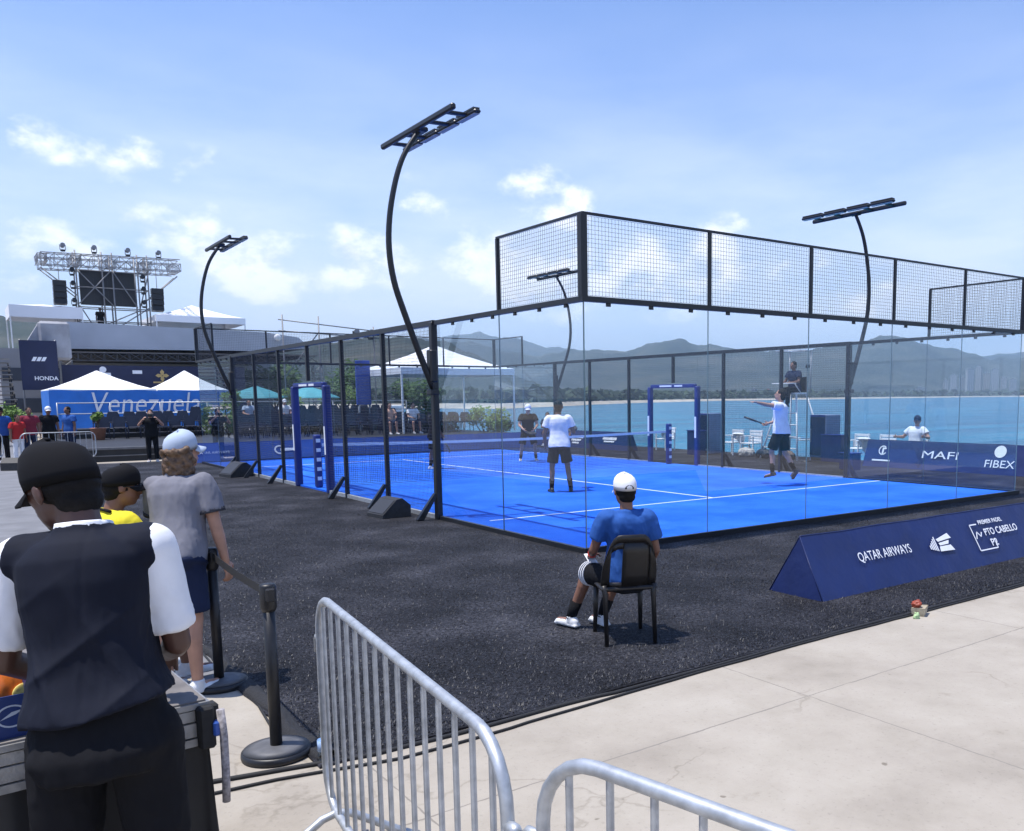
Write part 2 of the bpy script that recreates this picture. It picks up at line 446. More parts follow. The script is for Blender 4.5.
# ------------------------------------------------------------------ camera, light, sky
cam = bpy.data.cameras.new('camera'); co = bpy.data.objects.new('camera', cam); COL.objects.link(co)
CR = Matrix(((.79215641,.60518793,.07896703),(-.61026928,.78707192,.08993996),(-.00772215,-.11943767,.99281167)))
c0, c1, c2 = CR.col[0], CR.col[1], CR.col[2]
co.matrix_world = Matrix((( c0[0], c2[0], -c1[0], -6.0655),(c0[1], c2[1], -c1[1], -8.6419),(c0[2], c2[2], -c1[2], 1.8402),(0,0,0,1)))
cam.sensor_width = 36; cam.lens = 876.27/1024*36
cam.shift_x = (512-624.06)/1024; cam.shift_y = (503.29-415.5)/1024
cam.clip_start = .05; cam.clip_end = 30000
scene.camera = co
scene.view_settings.view_transform = 'Standard'; scene.view_settings.look = 'None'
scene.view_settings.exposure = 0.24; scene.view_settings.gamma = 1
cy = scene.cycles
cy.transparent_max_bounces = 40; cy.max_bounces = 8; cy.diffuse_bounces = 3; cy.glossy_bounces = 4; cy.volume_bounces = 0
cy.use_denoising = True
try: cy.denoiser = 'OPENIMAGEDENOISE'
except Exception: pass
cy.sample_clamp_indirect = 6

SUN = V((-.27,.10,1)).normalized()
sl = bpy.data.lights.new('sun', 'SUN'); so = bpy.data.objects.new('sun', sl); COL.objects.link(so)
sl.energy = 5.0; sl.angle = R(.53); sl.color = (1, .96, .90)
so.rotation_euler = SUN.to_track_quat('Z', 'Y').to_euler()

world = bpy.data.worlds.new('World'); scene.world = world; world.use_nodes = True
N, L = world.node_tree.nodes, world.node_tree.links
bg = N['Background']
sky = N.new('ShaderNodeTexSky'); sky.sky_type = 'NISHITA'; sky.sun_disc = False
sky.sun_elevation = math.asin(SUN.z); sky.sun_rotation = math.atan2(SUN.x, SUN.y)
sky.air_density = 1.0; sky.dust_density = .6; sky.ozone_density = 2.5
bg.inputs['Strength'].default_value = .124
geo = N.new('ShaderNodeTexCoord')
def mth(op, a, b=None, c=None, clamp=False):
    n = N.new('ShaderNodeMath'); n.operation = op; n.use_clamp = clamp
    for i, x in enumerate((a, b, c)):
        if x is None: continue
        if isinstance(x, (int, float)): n.inputs[i].default_value = x
        else: L.new(x, n.inputs[i])
    return n.outputs[0]
def dotp(vec):
    n = N.new('ShaderNodeVectorMath'); n.operation = 'DOT_PRODUCT'; L.new(geo.outputs['Generated'], n.inputs[0]); n.inputs[1].default_value = vec
    return n.outputs['Value']
sep = N.new('ShaderNodeSeparateXYZ'); L.new(geo.outputs['Generated'], sep.inputs[0])
def fbm(scale, det, off=(0,0,0), stretch=(1,1,1), rough=.55):
    mp = N.new('ShaderNodeMapping'); mp.inputs['Scale'].default_value = stretch; mp.inputs['Location'].default_value = off
    L.new(geo.outputs['Generated'], mp.inputs[0])
    n = N.new('ShaderNodeTexNoise'); n.inputs['Scale'].default_value = scale; n.inputs['Detail'].default_value = det; n.inputs['Roughness'].default_value = rough
    L.new(mp.outputs[0], n.inputs['Vector']); return n.outputs['Fac']
# cumulus banks: direction (azimuth degrees clockwise from +Y, elevation), half sizes in radians, strength
CLOUDS = [(6.2,13.6,.035,.016,1.0),(9.0,13.0,.028,.016,.8),(12.6,12.4,.035,.022,.42),(10.6,9.6,.04,.018,.85),(16,7.8,.09,.026,.95),(20.5,8.0,.07,.03,1.0),(25.6,12.0,.035,.026,.55),(27.6,11.2,.03,.02,.6),(31.6,12.9,.034,.024,1.1),(33.8,11.8,.034,.018,1.0),(29.5,8.4,.07,.026,.8),(43.4,10.8,.035,.013,.9),(40,9.0,.08,.024,.8),(47,8.0,.07,.02,.75),(37,6.4,.1,.024,.8),(54,5.6,.07,.016,.45),(2,8,.1,.028,.8),(-30,12,.12,.05,.8),(95,14,.15,.06,.9),(140,20,.2,.08,.9),(-100,18,.2,.08,.9),(190,14,.2,.06,.9)]
puff = fbm(17, 7, (0,0,0), (1,1,1.5)); puff_up = fbm(17, 7, (0,0,.030), (1,1,1.5))
fine = fbm(46, 5, (2,1,0), (1,1,1.3))
def bank():
    tot = None
    for az, el, hw, hh, st in CLOUDS:
        a, e = R(az), R(el)
        d = V((math.sin(a)*math.cos(e), math.cos(a)*math.cos(e), math.sin(e))); rt = V((math.cos(a), -math.sin(a), 0)); up = rt.cross(d)
        x = mth('DIVIDE', dotp(rt), hw*1.55); y = mth('DIVIDE', dotp(up), hh*1.6)
        x = mth('ADD', mth('MULTIPLY', x, x), mth('MULTIPLY', y, y))
        f = mth('MULTIPLY', mth('SUBTRACT', 1., x, clamp=True), st)
        f = mth('MULTIPLY', f, mth('GREATER_THAN', dotp(d), 0))
        tot = f if tot is None else mth('MAXIMUM', tot, f)
    return tot
bk = bank()
dens = mth('ADD', mth('MULTIPLY', bk, .70), mth('MULTIPLY', mth('SUBTRACT', puff, .52), 2.6))
dens = mth('ADD', dens, mth('MULTIPLY', mth('SUBTRACT', fine, .5), .35))
cum = N.new('ShaderNodeMapRange'); cum.interpolation_type = 'SMOOTHSTEP'; cum.inputs[1].default_value = .16; cum.inputs[2].default_value = .86
L.new(dens, cum.inputs[0])
cumf = mth('MULTIPLY', cum.outputs[0], mth('MULTIPLY', mth('MINIMUM', mth('MULTIPLY', bk, 5.), 1.), .86))
# thin veil that thickens towards the horizon, broken by noise
lowband = N.new('ShaderNodeMapRange'); lowband.interpolation_type = 'SMOOTHSTEP'
lowband.inputs[1].default_value = .44; lowband.inputs[2].default_value = .02; L.new(sep.outputs['Z'], lowband.inputs[0])
veiln = N.new('ShaderNodeMapRange'); veiln.inputs[1].default_value = .28; veiln.inputs[2].default_value = .66; L.new(fbm(5., 6, (3,1,0), (1,1,3.5)), veiln.inputs[0])
veil = mth('MULTIPLY', lowband.outputs[0], mth('ADD', mth('MULTIPLY', veiln.outputs[0], .58), .38), clamp=True)
def mixc(f, a, b):
    n = N.new('ShaderNodeMix'); n.data_type = 'RGBA'; L.new(f, n.inputs[0])
    for i, x in ((6, a), (7, b)):
        if isinstance(x, tuple): n.inputs[i].default_value = (*x, 1)
        else: L.new(x, n.inputs[i])
    return n.outputs[2]
tint = N.new('ShaderNodeMix'); tint.data_type = 'RGBA'; tint.blend_type = 'MULTIPLY'; tint.inputs[0].default_value = 1
L.new(sky.outputs[0], tint.inputs[6]); tint.inputs[7].default_value = (1.06,1.20,1.55, 1)
c_ = mixc(veil, tint.outputs[2], (7.6,8.3,9.9))
under = mth('MULTIPLY', mth('SUBTRACT', puff_up, puff), 5.5, None, True)   # cloud undersides are greyer
ccol = mixc(under, (10.5,10.6,10.8), (6.6,7.1,8.4))
L.new(mixc(cumf, c_, ccol), bg.inputs['Color'])

# ------------------------------------------------------------------ ground, court floor, sea
def concrete_mat():
    m, N, L, b = new_mat('pale_concrete')
    tc = N.new('ShaderNodeTexCoord')
    def nz(sc, det): 
        n = N.new('ShaderNodeTexNoise'); n.inputs['Scale'].default_value = sc; n.inputs['Detail'].default_value = det; n.inputs['Roughness'].default_value = .65; L.new(tc.outputs['Object'], n.inputs['Vector']); return n.outputs['Fac']
    def ramp(f, st):
        r = N.new('ShaderNodeValToRGB'); el = r.color_ramp.elements
        el[0].position, el[0].color = st[0][0], (*st[0][1], 1); el[1].position, el[1].color = st[-1][0], (*st[-1][1], 1)
        for p, c in st[1:-1]: e = el.new(p); e.color = (*c, 1)
        L.new(f, r.inputs[0]); return r.outputs[0]
    base = ramp(nz(.9, 8), [(.3,(.275,.240,.195)), (.5,(.35,.310,.255)), (.7,(.405,.365,.305))])
    sp = ramp(nz(38, 4), [(.30,(.84,.84,.84)), (.42,(1,1,1)), (.6,(1.0,1.0,1.0)), (.75,(1.05,1.05,1.04))])
    st = ramp(nz(3.3, 9), [(.25,(.76,.74,.71)), (.34,(.95,.95,.94)), (.55,(1,1,1))])
    def mul(a, c):
        n = N.new('ShaderNodeMix'); n.data_type = 'RGBA'; n.blend_type = 'MULTIPLY'; n.inputs[0].default_value = 1; L.new(a, n.inputs[6]); L.new(c, n.inputs[7]); return n.outputs[2]
    col = mul(mul(base, sp), st)
    # oil spots and hairline cracks
    col = mul(col, ramp(nz(7.5, 2), [(.215,(.55,.53,.50)), (.245,(1,1,1)), (.6,(1,1,1))]))
    vo = N.new('ShaderNodeTexVoronoi'); vo.feature = 'DISTANCE_TO_EDGE'; vo.inputs['Scale'].default_value = .33
    dv = N.new('ShaderNodeVectorMath'); dv.operation = 'ADD'; L.new(tc.outputs['Object'], dv.inputs[0])
    dn = N.new('ShaderNodeTexNoise'); dn.inputs['Scale'].default_value = 1.4; dn.inputs['Detail'].default_value = 7; L.new(tc.outputs['Object'], dn.inputs['Vector'])
    ds = N.new('ShaderNodeVectorMath'); ds.operation = 'SCALE'; ds.inputs['Scale'].default_value = .9; L.new(dn.outputs['Color'], ds.inputs[0]); L.new(ds.outputs[0], dv.inputs[1]); L.new(dv.outputs[0], vo.inputs['Vector'])
    ck = ramp(vo.outputs['Distance'], [(.0,(.78,.77,.75)), (.0025,(.86,.85,.84)), (.004,(1,1,1))])
    ckm = N.new('ShaderNodeMix'); ckm.data_type = 'RGBA'; ckm.inputs[6].default_value = (1,1,1,1); L.new(ck, ckm.inputs[7]); L.new(ramp(nz(.6, 2), [(.5,(0,0,0)), (.56,(1,1,1))]), ckm.inputs[0])
    col = mul(col, ckm.outputs[2])
    # poured slabs: saw-cut joints every 2.6 m
    sp_ = N.new('ShaderNodeSeparateXYZ'); L.new(tc.outputs['Object'], sp_.inputs[0])
    wob = nz(6, 3); f = None
    for ax, off, step in (('X', .55, 2.6), ('Y', .42, 3.1)):
        def mm(op, a, b_=None):
            n = N.new('ShaderNodeMath'); n.operation = op
            for i, q in enumerate((a, b_)):
                if q is None: continue
                if isinstance(q, (int, float)): n.inputs[i].default_value = q
                else: L.new(q, n.inputs[i])
            return n.outputs[0]
        a = mm('ADD', sp_.outputs[ax], off); a = mm('ADD', a, mm('MULTIPLY', wob, .03)); a = mm('DIVIDE', a, step); a = mm('FRACT', a)
        a = mm('ABSOLUTE', mm('SUBTRACT', a, .5)); a = mm('LESS_THAN', a, mm('MULTIPLY', wob, .0036))
        f = a if f is None else mm('MAXIMUM', f, a)
    mx = N.new('ShaderNodeMix'); mx.data_type = 'RGBA'; L.new(f, mx.inputs[0]); L.new(col, mx.inputs[6]); mx.inputs[7].default_value = (.215,.19,.16,1)
    L.new(mx.outputs[2], b.inputs['Base Color']); b.inputs['Roughness'].default_value = .85
    bp = N.new('ShaderNodeBump'); bp.inputs['Strength'].default_value = .35; bp.inputs['Distance'].default_value = .004; L.new(nz(55, 6), bp.inputs['Height']); L.new(bp.outputs[0], b.inputs['Normal'])
    return m
m_conc = concrete_mat()
QX = 15.3            # quay edge
g = MB()
g.prism([(-900,-300,0),(QX,-300,0),(QX,64,0),(9,96,0),(-60,150,0),(-500,520,0),(-900,620,0)], (0,0,-4), (0,0,GZ))
structure('quay_ground', g, m_conc)
m_asph = M('grey_asphalt', (.165,.165,.172), .85, .18, 2.2, .3, 120, dist=.004)
g = MB(); g.box((-60,-2.2,GZ-.01), (-4.2,22.6,GZ+.004)); g.box((-60,22.6,GZ-.01), (-3.2,60,GZ+.004)); structure('asphalt_path', g, m_asph)

def mat_turf():
    m, N, L, b = new_mat('black_turf')
    tc = N.new('ShaderNodeTexCoord')
    n = N.new('ShaderNodeTexNoise'); n.inputs['Scale'].default_value = 30; n.inputs['Detail'].default_value = 6; n.inputs['Roughness'].default_value = .85; L.new(tc.outputs['Object'], n.inputs['Vector'])
    n1 = N.new('ShaderNodeTexNoise'); n1.inputs['Scale'].default_value = 1.1; n1.inputs['Detail'].default_value = 5; L.new(tc.outputs['Object'], n1.inputs['Vector'])
    r = N.new('ShaderNodeValToRGB'); el = r.color_ramp.elements
    el[0].position, el[0].color = .38, (.003,.003,.004,1); el[1].position, el[1].color = .68, (.085,.085,.10,1); e = el.new(.53); e.color = (.019,.019,.024,1)
    mn = N.new('ShaderNodeMath'); mn.operation = 'MULTIPLY_ADD'; mn.inputs[1].default_value = .5; L.new(n1.outputs['Fac'], mn.inputs[0]); 
    sb = N.new('ShaderNodeMath'); sb.operation = 'SUBTRACT'; sb.inputs[1].default_value = .25; L.new(n.outputs['Fac'], sb.inputs[0]); L.new(sb.outputs[0], mn.inputs[2])
    L.new(mn.outputs[0], r.inputs[0]); L.new(r.outputs[0], b.inputs['Base Color']); b.inputs['Roughness'].default_value = .75; b.inputs['Specular IOR Level'].default_value = .2
    bp = N.new('ShaderNodeBump'); bp.inputs['Strength'].default_value = .9; bp.inputs['Distance'].default_value = .02; L.new(n.outputs['Fac'], bp.inputs['Height']); L.new(bp.outputs[0], b.inputs['Normal'])
    return m
m_turf = mat_turf()
# rubber-turf mat laid on the quay round the court: slightly uneven edge, a real 12 mm step
g = MB(); pts = []
rn = random.Random(5)
def edge(a, b, n):
    a, b = V(a), V(b); d = (b-a); p = V((-d.y, d.x, 0)).normalized()
    return [a + d*(i/n) + p*(noise.noise(V((a.x+i*.37, a.y+i*.21, 1)))*.035) for i in range(n)]
poly = edge((-4.68,-4.24,0),(15.2,-4.2,0),70)+edge((15.2,-4.2,0),(15.2,22.3,0),30)+edge((15.2,22.3,0),(-4.2,22.3,0),20)+edge((-4.2,22.3,0),(-4.62,-1.9,0),60)+edge((-4.62,-1.9,0),(-4.68,-4.24,0),12)
g.prism(poly, (0,0,GZ-.002), (0,0,GZ+.014)); structure('turf_ground', g, m_turf)

# loose rubber fibres on the part of the mat near enough to read one by one
m_fib = M('rubber_fibre', (.004,.004,.005), .5, 0, 90, col2=(.042,.042,.050), spec=.4, detail=2)
rn = random.Random(21); vs = []; fs = []
for k in range(190000):
    x = -4.6+rn.random()**1.25*12.5; y = -4.2+rn.random()**1.7*(13.5 if x < -.1 else 4.1)
    if x > -.1 and y > -.1: continue
    a = rn.random()*math.tau; l = rn.uniform(.010,.026); w = rn.uniform(.0018,.0038); b = rn.uniform(-.1,.75); z = GZ+.0142
    dx, dy = math.cos(a)*l, math.sin(a)*l; n = len(vs)
    vs += [(x-dy/l*w, y+dx/l*w, z), (x+dy/l*w, y-dx/l*w, z), (x+dx, y+dy, z+.001+max(0,b)*l)]; fs.append((n,n+1,n+2))
me = bpy.data.meshes.new('turf_fibres'); me.from_pydata(vs, [], fs); tag(link('turf_fibres', me, m_fib), kind='stuff')

def court_mat():
    m, N, L, b = new_mat('blue_court_turf')
    tc = N.new('ShaderNodeTexCoord')
    n = N.new('ShaderNodeTexNoise'); n.inputs['Scale'].default_value = .55; n.inputs['Detail'].default_value = 9; n.inputs['Roughness'].default_value = .65; L.new(tc.outputs['Object'], n.inputs['Vector'])
    mr = N.new('ShaderNodeMapRange'); mr.inputs[1].default_value = .42; mr.inputs[2].default_value = .74; L.new(n.outputs['Fac'], mr.inputs[0])
    mx = N.new('ShaderNodeMix'); mx.data_type = 'RGBA'; mx.inputs[6].default_value = (.004,.105,.62, 1); mx.inputs[7].default_value = (.035,.20,.74, 1); L.new(mr.outputs[0], mx.inputs[0])
    L.new(mx.outputs[2], b.inputs['Base Color']); b.inputs['Roughness'].default_value = .75; b.inputs['Specular IOR Level'].default_value = .25
    n2 = N.new('ShaderNodeTexNoise'); n2.inputs['Scale'].default_value = 220; L.new(tc.outputs['Object'], n2.inputs['Vector'])
    bp = N.new('ShaderNodeBump'); bp.inputs['Strength'].default_value = .4; bp.inputs['Distance'].default_value = .004; L.new(n2.outputs['Fac'], bp.inputs['Height']); L.new(bp.outputs[0], b.inputs['Normal'])
    return m
g = MB(); g.box((.0,.0,GZ-.01), (10.,20.,0)); structure('court_ground', g, court_mat())
m_line = M('white_line_turf', (.72,.76,.82), .8, .1, 30)
g = MB(); z0, z1 = -.003, .004
g.box((.36,3.03,z0),(9.97,3.08,z1)); g.box((.36,16.92,z0),(9.97,16.97,z1)); g.box((4.975,3.08,z0),(5.025,16.92,z1))
structure('court_lines', g, m_line)

def sea_mat():
    m, N, L, b = new_mat('sea_water')
    tc = N.new('ShaderNodeTexCoord')
    b.inputs['Roughness'].default_value = .22; b.inputs['IOR'].default_value = 1.33; b.inputs['Specular IOR Level'].default_value = .35
    n0 = N.new('ShaderNodeTexNoise'); n0.inputs['Scale'].default_value = .10; n0.inputs['Detail'].default_value = 8; n0.inputs['Roughness'].default_value = .7; mp0 = N.new('ShaderNodeMapping'); mp0.inputs['Scale'].default_value = (.25,1.0,1); mp0.inputs['Rotation'].default_value = (0,0,R(-38)); L.new(tc.outputs['Object'], mp0.inputs[0]); L.new(mp0.outputs[0], n0.inputs['Vector'])
    mx = N.new('ShaderNodeMix'); mx.data_type = 'RGBA'; mx.inputs[6].default_value = (.003,.070,.145, 1); mx.inputs[7].default_value = (.014,.185,.28, 1); mr0 = N.new('ShaderNodeMapRange'); mr0.inputs[1].default_value = .38; mr0.inputs[2].default_value = .62; L.new(n0.outputs['Fac'], mr0.inputs[0]); L.new(mr0.outputs[0], mx.inputs[0])
    # whitecaps
    n3 = N.new('ShaderNodeTexNoise'); n3.inputs['Scale'].default_value = .22; n3.inputs['Detail'].default_value = 8; n3.inputs['Roughness'].default_value = .7
    mp = N.new('ShaderNodeMapping'); mp.inputs['Scale'].default_value = (.45,1.5,1); mp.inputs['Rotation'].default_value = (0,0,R(35)); L.new(tc.outputs['Object'], mp.inputs[0]); L.new(mp.outputs[0], n3.inputs['Vector'])
    w = N.new('ShaderNodeMapRange'); w.inputs[1].default_value = .71; w.inputs[2].default_value = .77; L.new(n3.outputs['Fac'], w.inputs[0])
    mw = N.new('ShaderNodeMix'); mw.data_type = 'RGBA'; L.new(w.outputs[0], mw.inputs[0]); L.new(mx.outputs[2], mw.inputs[6]); mw.inputs[7].default_value = (.6,.66,.7,1)
    L.new(mw.outputs[2], b.inputs['Base Color'])
    h = None
    for sc, amp in ((.09,1.6),(.4,.7),(1.6,.25)):
        n = N.new('ShaderNodeTexNoise'); n.inputs['Scale'].default_value = sc; n.inputs['Detail'].default_value = 4
        mp2 = N.new('ShaderNodeMapping'); mp2.inputs['Scale'].default_value = (.6,1.4,1); mp2.inputs['Rotation'].default_value = (0,0,R(35)); L.new(tc.outputs['Object'], mp2.inputs[0]); L.new(mp2.outputs[0], n.inputs['Vector'])
        q = N.new('ShaderNodeMath'); q.operation = 'MULTIPLY'; q.inputs[1].default_value = amp; L.new(n.outputs['Fac'], q.inputs[0])
        if h is None: h = q.outputs[0]
        else:
            a = N.new('ShaderNodeMath'); a.operation = 'ADD'; L.new(h, a.inputs[0]); L.new(q.outputs[0], a.inputs[1]); h = a.outputs[0]
    bp = N.new('ShaderNodeBump'); bp.inputs['Strength'].default_value = 1.; bp.inputs['Distance'].default_value = 1.0; L.new(h, bp.inputs['Height']); L.new(bp.outputs[0], b.inputs['Normal'])
    return m
SEA = -2.0
g = MB(); g.add([(-6900,-6900,SEA),(7500,-6900,SEA),(7500,7500,SEA),(-6900,7500,SEA)], [(0,1,2,3)]); structure('sea_water', g, sea_mat())

# ------------------------------------------------------------------ far shore and mountains
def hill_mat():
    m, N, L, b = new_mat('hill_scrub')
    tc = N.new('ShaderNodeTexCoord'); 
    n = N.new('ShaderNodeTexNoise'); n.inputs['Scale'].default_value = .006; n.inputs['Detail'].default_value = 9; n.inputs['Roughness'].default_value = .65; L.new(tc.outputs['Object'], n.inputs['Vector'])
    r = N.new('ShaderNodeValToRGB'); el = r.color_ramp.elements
    el[0].position, el[0].color = .35, (.014,.024,.022,1); el[1].position, el[1].color = .68, (.088,.088,.070,1); e = el.new(.5); e.color = (.036,.048,.038,1)  # scrub tones, with contrast raised to stand for lit and shaded ridges
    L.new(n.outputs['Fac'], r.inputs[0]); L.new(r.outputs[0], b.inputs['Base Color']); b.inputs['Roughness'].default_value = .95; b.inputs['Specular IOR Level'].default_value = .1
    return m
# shoreline: (bearing of the picture column, distance of water's edge); ridges: crest height over distance
CX, CYY = -6.07, -8.64
def bearing(u): # azimuth clockwise from +Y for a column of the surveyed view
    d = CR @ V(((u-624.06)/876.27, 1, (503.29-398)/876.27)); return math.atan2(d.x, d.y)
SH = [(-900,420),(-300,420),(0,430),(300,430),(440,390),(500,345),(560,430),(620,600),(700,850),(800,1150),(900,1500),(1000,1950),(1100,2200),(1500,2600),(2400,2800)]
RN = [(-900,60),(-300,80),(0,78),(60,74),(130,66),(240,56),(300,52),(340,56),(378,60),(420,58),(455,53),(485,40),(520,22),(560,8),(620,0),(2400,0)]      # near ridge: crest above horizon in px
RF = [(-900,30),(200,38),(440,52),(470,56),(505,46),(535,42),(570,48),(600,48),(625,47),(665,55),(690,50),(730,45),(770,44),(800,44),(840,49),(868,54),(890,55),(915,50),(940,45),(962,42),(985,36),(1024,35),(1080,36),(1200,30),(1500,40),(2400,40)]
RB = [(-900,40),(300,50),(420,60),(480,63),(540,50),(600,44),(900,36),(985,38),(1040,40),(1300,30),(2400,20)]
def lerp(tab, u):
    if u <= tab[0][0]: return tab[0][1]
    for (a, x), (b, y) in zip(tab, tab[1:]):
        if u <= b: return x+(y-x)*((u-a)/(b-a))
    return tab[-1][1]
g = MB(); rings = []
us = [-900+i*40 for i in range(20)] + [-100+i*3.0 for i in range(417)] + [1154+i*40 for i in range(28)]
NR = 46
for u in us:
    az = bearing(u); sd = lerp(SH, u); col = []
    d_near, d_far, d_back = sd+900, max(sd+1500, 3100), 5200
    cosf = 1/math.sqrt(1+((u-624.06)/876.27)**2)
    for j in range(NR):
        t = j/(NR-1); r = sd + (6400-sd)*(t**1.7)
        x, y = CX+math.sin(az)*r, CYY+math.cos(az)*r
        fb = noise.fractal(V((x*.0022, y*.0022, 0)), .9, 2.1, 6)
        rg = noise.ridged_multi_fractal(V((x*.0013, y*.0013, 3)), .9, 2.1, 6, 1., 2.)
        z = 0
        for dist, tab, wd_ in ((d_near, RN, 420), (d_far, RF, 800), (d_back, RB, 1100)):
            h = lerp(tab, u)/876.27*dist*cosf
            w = wd_ if r < dist else wd_*1.3
            s_ = math.exp(-((r-dist)/w)**2)
            z = max(z, h*s_*(1+ (1-s_)*(rg-1.1)*.75 + fb*.10*s_ + (noise.noise(V((u*.055,dist*.01,0)))*.07+noise.noise(V((u*.16,dist*.01,5)))*.035)*s_))
        ap = min(1, (r-sd)/120.)
        z = z*min(1, max(0, (r-sd-40)/500.)) + ap*(1.6+.8*fb)
        col.append(V((x, y, SEA-.3+max(0, z) + (0 if j else -1.2))))
    rings.append(col)
vs = [p for c in rings for p in c]; fs = [(i*NR+j, i*NR+j+1, (i+1)*NR+j+1, (i+1)*NR+j) for i in range(len(us)-1) for j in range(NR-1)]
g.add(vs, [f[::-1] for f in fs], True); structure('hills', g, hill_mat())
# beach strip
m_sand = M('beach_sand', (.42,.37,.30), .9, .2, .05)
g = MB(); vs = []; fs = []
for u in us:
    az = bearing(u); sd = lerp(SH, u)
    for dr, z in ((-6,SEA-.3),(2,SEA+.9),(16,SEA+2.0),(24,SEA+1.0)): 
        r = sd+dr*(1+sd/1500)+noise.noise(V((u*.05,0,0)))*6; vs.append((CX+math.sin(az)*r, CYY+math.cos(az)*r, z))
for i in range(len(us)-1):
    for j in range(3): a = i*4+j; fs.append((a, a+4, a+5, a+1))
g.add(vs, fs, True); structure('beach', g, m_sand)
# wooded belt behind the beach: one mass of small leaf clumps
m_far = M('far_tree_leaves', (.030,.050,.020), .9, .5, .03)
g = MB(); rn = random.Random(11)
for k in range(5200):
    u = rn.uniform(330, 1150); dens_ = noise.noise(V((u*.02, 4, 0)))
    if rn.random() > .75+dens_*.9: continue
    az = bearing(u); sd = lerp(SH, u); r = sd + (26+rn.random()**1.5*150)*(1+sd/1500)
    x, y = CX+math.sin(az)*r, CYY+math.cos(az)*r; s = rn.uniform(2.2, 5.)*(1+sd/2200)
    c = V((x, y, SEA+1.2+s*.5+rn.random()*s*.5))
    vs = [c+V((rn.uniform(-1,1)*s, rn.uniform(-1,1)*s, rn.uniform(-.6,.9)*s)) for _ in range(4)]
    g.add(vs, [(0,1,2),(0,2,3),(0,3,1),(1,3,2)])
tag(P('far_shore_woods', g, m_far), kind='stuff')
# town on the far shore
def facade(name, col):
    m, N, L, b = new_mat(name); tc = N.new('ShaderNodeTexCoord'); mp = N.new('ShaderNodeMapping'); mp.inputs['Rotation'].default_value = (R(90),0,0); L.new(tc.outputs['Object'], mp.inputs[0])
    br = N.new('ShaderNodeTexBrick'); br.offset = 0; br.inputs['Color1'].default_value = (.06,.07,.09,1); br.inputs['Color2'].default_value = (.12,.13,.15,1); br.inputs['Mortar'].default_value = (*col,1)
    br.inputs['Scale'].default_value = 1; br.inputs['Brick Width'].default_value = 4.; br.inputs['Row Height'].default_value = 3.4; br.inputs['Mortar Size'].default_value = 1.0; br.inputs['Mortar Smooth'].default_value = 0; L.new(mp.outputs[0], br.inputs['Vector'])
    L.new(br.outputs[0], b.inputs['Base Color']); b.inputs['Roughness'].default_value = .85; return m
m_bld = [facade('pale_render', (.30,.29,.28)), facade('warm_render', (.30,.26,.22)), facade('white_render', (.34,.34,.34))]
m_win = M('dark_window_glass', (.05,.06,.08), .2, .2, .2)
m_rooft = M('terracotta_roof', (.36,.13,.07), .85, .2, .5)
BL = [(945,9,26,.0,0),(953,11,34,30,2),(962,10,30,70,0),(969,12,43,20,2),(978,10,46,60,0),(986,11,36,10,1),(994,12,42,80,2),(1003,10,30,40,0),(1012,11,26,20,2),(1030,12,34,20,0),
      (754,12,16,0,2),(768,16,13,50,0),(783,11,19,30,2),(797,10,30,90,0),(806,12,15,40,1),(735,14,10,20,2),(716,16,8,30,0),(920,14,15,60,2),
      (640,22,6,50,1),(600,18,6,60,2),(575,16,6,90,1),(530,18,7,60,2),(512,15,6,90,0)]
tags_ = {0:'cream', 1:'sandy', 2:'white'}
for q, (u, w, h, dr, mt) in enumerate(BL):
    az = bearing(u); sd = lerp(SH, u); r = sd+170+dr
    k = r/1950*.9
    w, h = w*1.3*max(.45,k), h*1.45*max(.45,k)
    root = T('apartment_tower' if h > 26 else 'shore_house', 'pale concrete apartment tower in the town across the bay' if h > 26 else 'low pale building by the beach across the bay', 'building', (CX+math.sin(az)*r, CYY+math.cos(az)*r, SEA+1), -az+rn.uniform(-.5,.5), 'apartment towers across the bay' if h > 26 else 'low buildings across the bay')
    b = MB(); b.box((-w/2,-w*.35,0),(w/2,w*.35,h)); P('wall', b, m_bld[mt], root)
    b = MB(); b.box((-w*.18,-w*.15,h+.02),(w*.12,w*.2,h+3)); b.box((-w/2-.3,-w*.35-.3,h-.4),(w/2+.3,w*.35+.3,h+.01)); P('roof', b, m_rooft if h < 14 and q % 2 else m_bld[2], root)
# hazy air
m, Nn, Ll, bb = new_mat('hazy_air'); Nn.remove(bb)
pv = Nn.new('ShaderNodeVolumePrincipled'); pv.inputs['Color'].default_value = (.62,.81,1.0,1); pv.inputs['Density'].default_value = .00016; pv.inputs['Anisotropy'].default_value = 0
Ll.new(pv.outputs[0], Nn['Material Output'].inputs['Volume'])
g = MB(); g.box((-7000,-7000,-6), (7600,7600,520)); tag(P('haze', g, m), kind='stuff')
